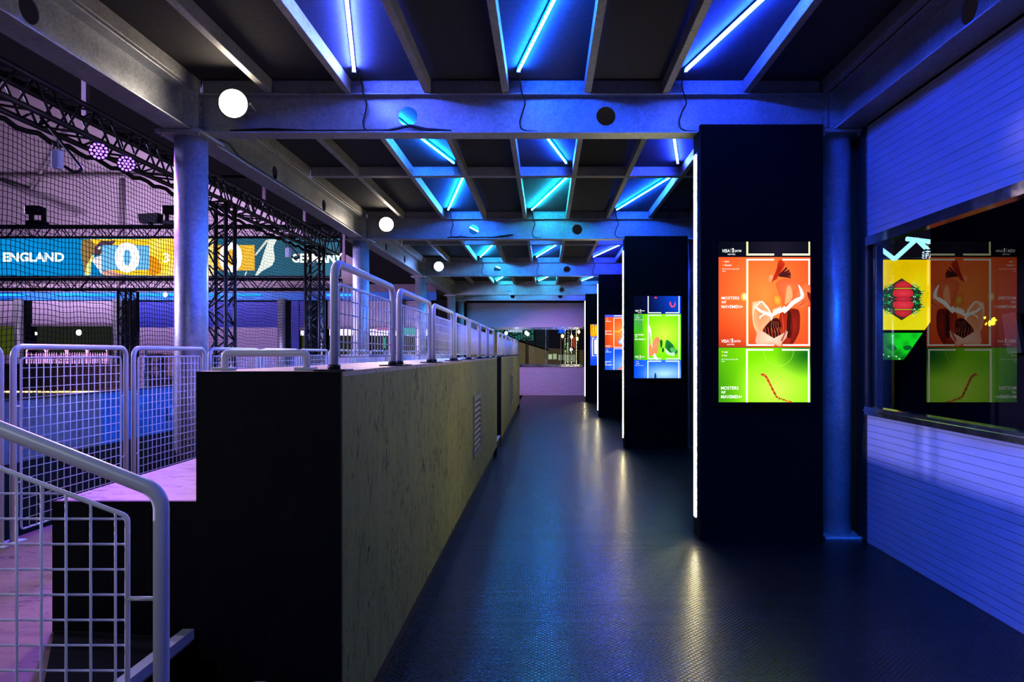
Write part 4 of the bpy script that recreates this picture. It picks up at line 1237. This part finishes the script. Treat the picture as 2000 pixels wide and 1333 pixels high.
# hall end wall (gable) and roof
HW = 25.0
struct('wall_hall', MB().poly([P(-900, 690, HW), P(690, 690, HW), P(690, 505, HW), P(0, 140, HW), P(-500, -125, HW), P(-900, -125, HW)]), M['lilac'])
mb = MB()
a, b = P(700, 505, HW), P(-520, -140, HW)
mb.poly([a, b, Vector((b.x, 9.0, b.z)), Vector((a.x, 9.0, a.z))])
struct('ceiling_hall', mb, M['dark_canvas'])
M['rib'] = paint('grey_frame', (.22,.19,.24), .6)
for k, (pts, r) in enumerate((([P(238,350,HW-.1), P(238,560,HW-.1)], .09), ([P(-60,330,HW-.3), P(60,372,HW-.3), P(130,250,HW-.3)], .07), ([P(-400,345,HW-.5), P(640,345,HW-.5)], .05), ([P(-250,250,HW-.7), P(150,420,HW-.7)], .06))):
    o = MB().tube(pts, r, 8).build('hall_frame_bar', M['rib'])
    tag(o, ['upright grey bar on the far canvas wall', 'bent grey frame bar on the far canvas wall', 'level grey bar across the far canvas wall', 'slanting grey brace on the far canvas wall'][k], 'frame bar', None, 'thing')
M['pole'] = paint('pale_pole', (.42,.33,.42), .5)
for k, (px, Y, z0, z1) in enumerate(((167, 9.0, 4.45, 6.2), (516, 16.0, 4.8, 6.2), (595, 18.0, 4.2, 6.2), (672, 18.0, 3.6, 5.5))):
    x = (px-VX)/F*Y
    o = MB().rbox(x-.035, x+.035, Y-.035, Y+.035, z0, z1, .006).build('hall_hanger_pole', M['pole'])
    tag(o, 'pale square pole hanging in the dark hall roof, %s from the camera' % ORD[k], 'pole', None, 'thing')

# ================================================================== OUTSIDE THE RIGHT WINDOW
BY = 16.0
K = lambda x, y: (1680+x/4.761, 440+y/4.761)
t = thing('led_billboard', 'yellow LED billboard with a red and green mirrored motif outside the window', 'billboard', P(1766, 645, BY))
a, b = P(1712, 646, BY), P(1832, 507, BY)
MB().rbox(a.x-.05, b.x+.05, BY+.01, BY+.2, a.z-.05, b.z+.05, .02).build('cabinet', M['plastic'], t)
cv = Canvas(BY, K)
cv.grad(150, 322, 730, 976, lambda u, v: mixc(mixc((250,206,0), (255,240,20), v*1.2+.2*math.sin(u*7+v*9)), (250,180,0), max(0, u-.8)*3), 14, 14)
cv.poly([K and q for q in [(386,495),(578,622),(548,690),(578,760),(386,886),(188,760),(222,690),(188,622)]], (46,58,34))
random.seed(3)
for k in range(64):
    x = random.random()*90+100; y = random.random()*170
    if y/185+(x-90)/200 > 1.05: continue
    w, h = 6+random.random()*14, 4+random.random()*8
    c = random.choice([(20,150,60), (30,200,90), (10,60,30), (200,255,230), (16,120,60), (240,255,250)])
    for sx in (-1, 1):
        for sy in (-1, 1):
            cv.ellipse(384+sx*x, 690+sy*(y*.9+6), w*.6, h*.6, c, 7)
for sy in (-1, 1):
    cv.blob([(290,690+sy*45),(310,690+sy*86),(384,690+sy*92),(458,690+sy*86),(478,690+sy*45),(450,690+sy*20),(384,690+sy*14),(318,690+sy*20)][::sy], (226,40,60), c2=(255,70,84))
    cv.blob([(306,690+sy*112),(330,690+sy*150),(384,690+sy*168),(438,690+sy*150),(460,690+sy*112),(384,690+sy*104)][::sy], (206,34,52), c2=(240,60,70))
    for k in range(12):
        cv.ellipse(320+k*12, 690+sy*(118+(k % 3)*14), 3, 3, (110,20,34), 6)
    cv.rect(300, 690+sy*98-4, 468, 690+sy*98+4, (210,210,40))
cv.blob([(300,690),(340,672),(384,668),(428,672),(468,690),(428,708),(384,712),(340,708)], (190,30,50), c2=(230,60,80))
cv.build('display', M['display'], t)
# neon roof truss above it
M['neon'] = emis('pale_cyan_neon', (.42,.85,1), 1.5)
t = thing('neon_truss', 'pale cyan neon zigzag arch above the yellow billboard', 'neon light', P(1770, 507, BY))
pl = [[(150,190),(318,318)], [(318,318),(525,130)], [(430,128),(735,165)], [(525,130),(690,290)]]
for k, seg in enumerate(pl):
    MB().tube([P(*K(*q), BY-.09) for q in seg], .055, 8).build('tube', M['neon'], t)
M['neon_b'] = emis('blue_white_neon', (.5,.7,1), 1.6)
t = thing('neon_sign', 'small blue white lettering sign above the edge of the yellow billboard', 'sign', P(1811, 507, BY-.2))
MB().box(P(1800,0,BY).x, P(1824,0,BY).x, BY-.16, BY-.12, P(0,507,BY).z, P(0,489,BY).z).build('backing', M['black'], t)
cv = Canvas(BY-.17, K)
cv.text('FA', 608, 262, 690, 312, (200,225,255), .0, .02)
vs, fs = text_tris('FIFA', 0, .02)
cv.mb.add([cv._p(575+26*(1-v), 312-72*u) for u, v in vs], [f[::1] for f in fs]); cv.c += [lin((200,225,255))]*len(vs)
cv.rect(608, 240, 660, 252, (200,225,255))
cv.build('lettering', emis_attr('neon_letters', 1.8), t)
# green video wall below
t = thing('video_wall', 'green lit video screen below the yellow billboard outside', 'screen', P(1766, 710, BY+.4))
a, b = P(1708, 706, BY+.4), P(1830, 648, BY+.4)
MB().box(a.x, b.x, BY+.41, BY+.6, a.z, b.z).build('cabinet', M['plastic'], t)
cv = Canvas(BY+.4, K)
cv.grad(150, 992, 700, 1255, lambda u, v: mixc(mixc((60,70,60), (20,236,40), (u-.05)*3.2), (4,60,20), max(0, v-.55)*1.6+.25*math.sin(u*22)*math.sin(v*11)), 26, 18)
cv.blob([(150,1150),(190,1180),(200,1230),(150,1240)], (220,70,60))
for q in ((215,1205),(265,1222),(335,1222),(365,1245)): cv.ellipse(q[0], q[1], 9, 7, (220,255,220), 8)
cv.blob([(240,1130),(300,1110),(340,1150),(300,1170)], (10,110,40)); cv.blob([(400,1130),(460,1120),(480,1150),(420,1165)], (10,110,40))
cv.build('display', M['display'], t)
struct('wall_outside', MB().box(5.9, 16, BY-.6, BY-.5, -.1, P(0, 706, BY-.6).z), M['dark_canvas'])
# black partition and post behind the glass
struct('wall_partition', MB().box(3.4, 3.5, -3, 5.9, 0, 3.4), M['dark_canvas'])
o = MB().rbox(3.39, 3.46, 5.905, 6.02, 0, 3.4, .006).build('partition_post', M['alu'])
tag(o, 'pale upright post at the edge of the dark partition behind the window', 'post', None, 'thing')
pp = [P(1835, 612, 6.1), P(1835, 830, 6.1), P(1745, 830, 6.1), P(1768, 708, 6.1)]
o = MB().prism(pp, (0, .05, 0)).build('sloping_panel', M['matt'])
tag(o, 'dark sloping panel cutting across the yellow billboard corner behind the window', 'panel', None, 'thing')
M['yellow_lamp'] = emis('yellow_lamp', (1,.8,.05), 2.5)
def on_part(px, py, xw=3.394):
    yy = xw*F/(px-VX); return (xw, yy, EYE-(py-VY)/F*yy)
G = lambda x, y: (1880+x/6.4, 580+y/6.4)
lsg = thing('lit_emblem', 'small glowing yellow emblem on the dark partition behind the window', 'light', on_part(*G(370, 330)))
for bl in ([(322,310),(340,290),(355,300),(356,360),(340,370),(322,360)], [(360,275),(390,255),(410,262),(408,345),(375,360),(360,350)], [(412,280),(428,284),(428,300),(412,304)], [(262,250),(296,248),(290,270),(268,282)], [(276,345),(300,318),(312,330),(290,360)]):
    MB().poly([on_part(*G(*q)) for q in bl]).build('lit_shape', M['yellow_lamp'], lsg)
M['pale_panel'] = paint('pale_panel_interior', (.12,.115,.09), .8)
o = MB().prism([on_part(*G(*q), 3.33) for q in ((490,220),(660,190),(740,700),(560,720))], (.03, 0, 0)).build('leaning_panel', M['pale_panel'])
tag(o, 'pale upright panel leaning at the dark partition behind the window glass', 'panel', None, 'thing')
struct('ground_room', MB().box(2.57, 3.4, -3, 5.9, -.05, 0), M['matt'])

# ================================================================== OUTSIDE THE END WINDOW
E = lambda x, y: (900+x/5.554, 560+y/5.554)
OY = 52.0
def OP(x, y, Y=OY): return P(*E(x, y), Y)
M['beige'] = paint('beige_render', (.30,.25,.17), .8)
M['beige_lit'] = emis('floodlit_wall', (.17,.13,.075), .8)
t = thing('tent_building', 'beige building with a sloping roofline outside the end window', 'building', OP(600, 850))
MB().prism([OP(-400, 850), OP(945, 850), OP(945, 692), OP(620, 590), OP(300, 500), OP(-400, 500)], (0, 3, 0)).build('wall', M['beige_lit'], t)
mb = MB().prism([OP(960, 690, OY-.3), OP(600, 572, OY-.3), OP(600, 590, OY-.3), OP(945, 698, OY-.3)], (0, 3.5, 0)); mb.build('roof_edge', M['matt'], t)
t = thing('flat_building', 'low flat roofed building with lit windows outside the end window', 'building', OP(1090, 850, OY+6))
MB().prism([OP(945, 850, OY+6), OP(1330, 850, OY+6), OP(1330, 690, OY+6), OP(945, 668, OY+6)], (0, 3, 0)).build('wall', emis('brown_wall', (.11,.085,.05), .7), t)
for k, (a, b, c, d) in enumerate(((950, 990, 735, 790), (1000, 1040, 730, 790), (1060, 1130, 740, 800), (1140, 1250, 740, 820))):
    MB().box(OP(a, c, OY+5.9).x, OP(b, c, OY+5.9).x, OY+5.85, OY+5.95, OP(a, d, OY+5.9).z, OP(a, c, OY+5.9).z).build('window', emis('lit_window_%d' % k, (.65,.75,.5), .8-.12*k), t)
TY = 85.0
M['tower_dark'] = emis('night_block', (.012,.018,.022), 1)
M['teal_win'] = emis('teal_windows', (.08,.5,.42), .8)
for k, (a, b, ztop, lab) in enumerate(((360, 520, 380, 'teal lit office block outside the end window behind the railings'), (525, 790, 400, 'wide teal lit block behind the sloping roofline'), (815, 960, 380, 'dark tower block with tiny blue window lights'))):
    t = thing('tower_block', lab, 'building', OP(a, 850, TY+k))
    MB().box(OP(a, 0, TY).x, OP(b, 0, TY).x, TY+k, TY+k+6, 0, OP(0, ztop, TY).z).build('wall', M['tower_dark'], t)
    mb = MB(); random.seed(11+k)
    nx = 9 if k < 2 else 8
    for j in range(9 if k < 2 else 12):
        for i in range(nx):
            if random.random() < (.25 if k < 2 else .5): continue
            u = a+(b-a)*(i+.15)/nx; u2 = a+(b-a)*(i+(.85 if k < 2 else .4))/nx
            v = 470+j*(13 if k < 2 else 9)
            mb.box(OP(u, 0, TY).x, OP(u2, 0, TY).x, TY+k-.1, TY+k-.02, OP(0, v+(6 if k < 2 else 3), TY).z, OP(0, v, TY).z)
    mb.build('windows', M['teal_win'] if k < 2 else emis('blue_windows', (.05,.12,.22), .9), t)
M['street'] = emis('street_lamp_glow', (1,.62,.18), 7)
M['street_w'] = emis('street_lamp_white', (.9,1,.8), 7)
M['dkpole'] = paint('lamp_pole', (.08,.08,.08), .5)
for k, (x, y, w, lab) in enumerate(((492, 508, 1, 'white street lamp outside the end window nearest the railings'), (708, 505, 1, 'white street lamp above the sloping roofline'), (727, 518, 1, 'lower white street lamp above the sloping roofline'),
        (1103, 540, 0, 'amber street lamp by the flagpoles'), (1203, 548, 0, 'amber street lamp beside the red flag'), (1280, 494, 0, 'topmost amber street lamp by the end window frame'), (1265, 570, 0, 'amber street lamp below the topmost one'), (1198, 686, 1, 'low white street lamp between the flagpoles'))):
    ly = 44+k*.6; c = OP(x, y, ly)
    t = thing('street_lamp', lab, 'street lamp', (c.x, ly, -.1))
    MB().tube([(c.x, ly+.1, -.1), (c.x, ly+.1, c.z+.05)], .035, 6).build('pole', M['dkpole'], t)
    MB().tube([c+Vector((0,.1,.12)), c+Vector((0,.03,.05)), c+Vector((0,-.02,-.02)), c+Vector((0,-.04,-.1))], [.04,.09,.09,.04], 10).build('lamp_head', M['street_w' if w else 'street'], t)
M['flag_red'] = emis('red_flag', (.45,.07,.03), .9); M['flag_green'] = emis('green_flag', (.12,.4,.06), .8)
for k, (x, y, f, lab) in enumerate(((1085, 480, None, 'thin bare flagpole, first from the sloping roof'), (1122, 460, None, 'thin bare flagpole, second from the sloping roof'), (1162, 560, 'flag_green', 'flagpole with a green flag'), (1175, 455, None, 'tall bare flagpole beside the green flag'), (1242, 465, 'flag_red', 'flagpole with a hanging red flag'))):
    c = OP(x, y, 40)
    t = thing('flagpole', lab, 'flagpole', (c.x, 40, -.1), 'flagpoles outside')
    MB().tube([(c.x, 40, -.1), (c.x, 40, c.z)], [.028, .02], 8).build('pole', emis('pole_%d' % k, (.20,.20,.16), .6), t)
    if f:
        a = OP(x-2, y+(40 if f == 'flag_green' else 85), 39.9); b = OP(x-(14 if f == 'flag_green' else 30), y+160 if f == 'flag_green' else y+200, 39.9)
        mb = MB(); pts = []
        n = 6
        for i in range(n+1):
            u = i/n
            pts.append((a.x+(b.x-a.x)*u, 39.95+.06*math.sin(u*9), a.z-.05*u, b.z-.02*math.sin(u*7)))
        for i in range(n):
            p, q_ = pts[i], pts[i+1]
            mb.add([(p[0],p[1],p[3]),(q_[0],q_[1],q_[3]),(q_[0],q_[1],q_[2]),(p[0],p[1],p[2])], [(0,1,2,3)], True)
        mb.build('flag', M[f], t)

# ================================================================== LIGHTS
def area(name, loc, target, size, power, c, size_y=None, spread=None):
    l = bpy.data.lights.new(name, 'AREA'); l.energy = power; l.color = c; l.size = size
    if size_y: l.shape = 'RECTANGLE'; l.size_y = size_y
    if spread: l.spread = spread
    o = bpy.data.objects.new(name, l); COL.objects.link(o); o.location = loc
    o.rotation_euler = (Vector(target)-Vector(loc)).to_track_quat('-Z', 'Y').to_euler()
    return o
def spot(name, loc, target, power, c, ang=60, r=.1, blend=.6):
    l = bpy.data.lights.new(name, 'SPOT'); l.energy = power; l.color = c; l.spot_size = math.radians(ang); l.spot_blend = blend; l.shadow_soft_size = r
    o = bpy.data.objects.new(name, l); COL.objects.link(o); o.location = loc
    o.rotation_euler = (Vector(target)-Vector(loc)).to_track_quat('-Z', 'Y').to_euler()
    return o
spot('hall_key', (-19, 4.5, 5.6), (0, 6, 1.3), 19000, (.60,.50,1.0), 75, .35)
spot('hall_purple', (-3.6, 5.9, 3.1), (-1.6, 3.0, .6), 420, (.40,.12,1.0), 72, .08)
spot('hall_purple_b', (-3.6, 10.5, 3.1), (-1.4, 8.5, .9), 90, (.42,.34,1.0), 80, .08)
spot('hall_pink', (-3.3, 18.0, 2.9), (.6, 23.2, .5), 900, (1.0,.26,.42), 46, .15)
area('wall_wash', (-12.5, 17.5, 4.3), (-13, 25, 7.6), 8, 560, (.86,.66,.92), 1.5, spread=2.2)
area('pavilion_wash', (-9, 13.6, 2.4), (-9, 20.6, 1.6), 9, 430, (.70,.52,1.0), .5)
area('blue_behind', (1.3, -.6, 3.45), (2.44, 2.4, .9), .6, 120, (.0,.14,1.0), 1.6, spread=1.5)
area('pale_fill', (-2.1, -1.0, 3.3), (-1.6, 2.6, .8), 1.0, 9, (.74,.82,1.0), 1.0, spread=1.7)
for k, yb in enumerate(COLY[:3]):
    spot('flood_beam', (-2.37, yb-.27, 3.33), (-1.25, yb-2.6, 1.2), 240, (1.0,.74,.60) if k < 2 else (.25,.45,1), 84, .1, .8)

w = bpy.data.worlds.new('night'); scene.world = w; w.use_nodes = True
bg = w.node_tree.nodes['Background']; bg.inputs['Color'].default_value = (.010,.008,.016, 1); bg.inputs['Strength'].default_value = 1.0

# ================================================================== CAMERA
cam = bpy.data.cameras.new('camera'); cam.sensor_width = 36; cam.lens = 36*F/2000
cam.shift_x = -(VX-1000)/2000; cam.shift_y = (VY-666.5)/2000
cam.clip_start = .05; cam.clip_end = 300
co = bpy.data.objects.new('camera', cam); COL.objects.link(co)
co.location = (0, 0, EYE); co.rotation_euler = (PI/2, 0, 0)
scene.camera = co
scene.view_settings.view_transform = 'Standard'
scene.view_settings.look = 'None'
scene.view_settings.gamma = GAMMA; scene.view_settings.exposure = EXPO
scene.cycles.max_bounces = 8
scene.cycles.transparent_max_bounces = 12
scene.cycles.sample_clamp_indirect = 4
scene.cycles.sample_clamp_direct = 50
scene.cycles.use_denoising = True
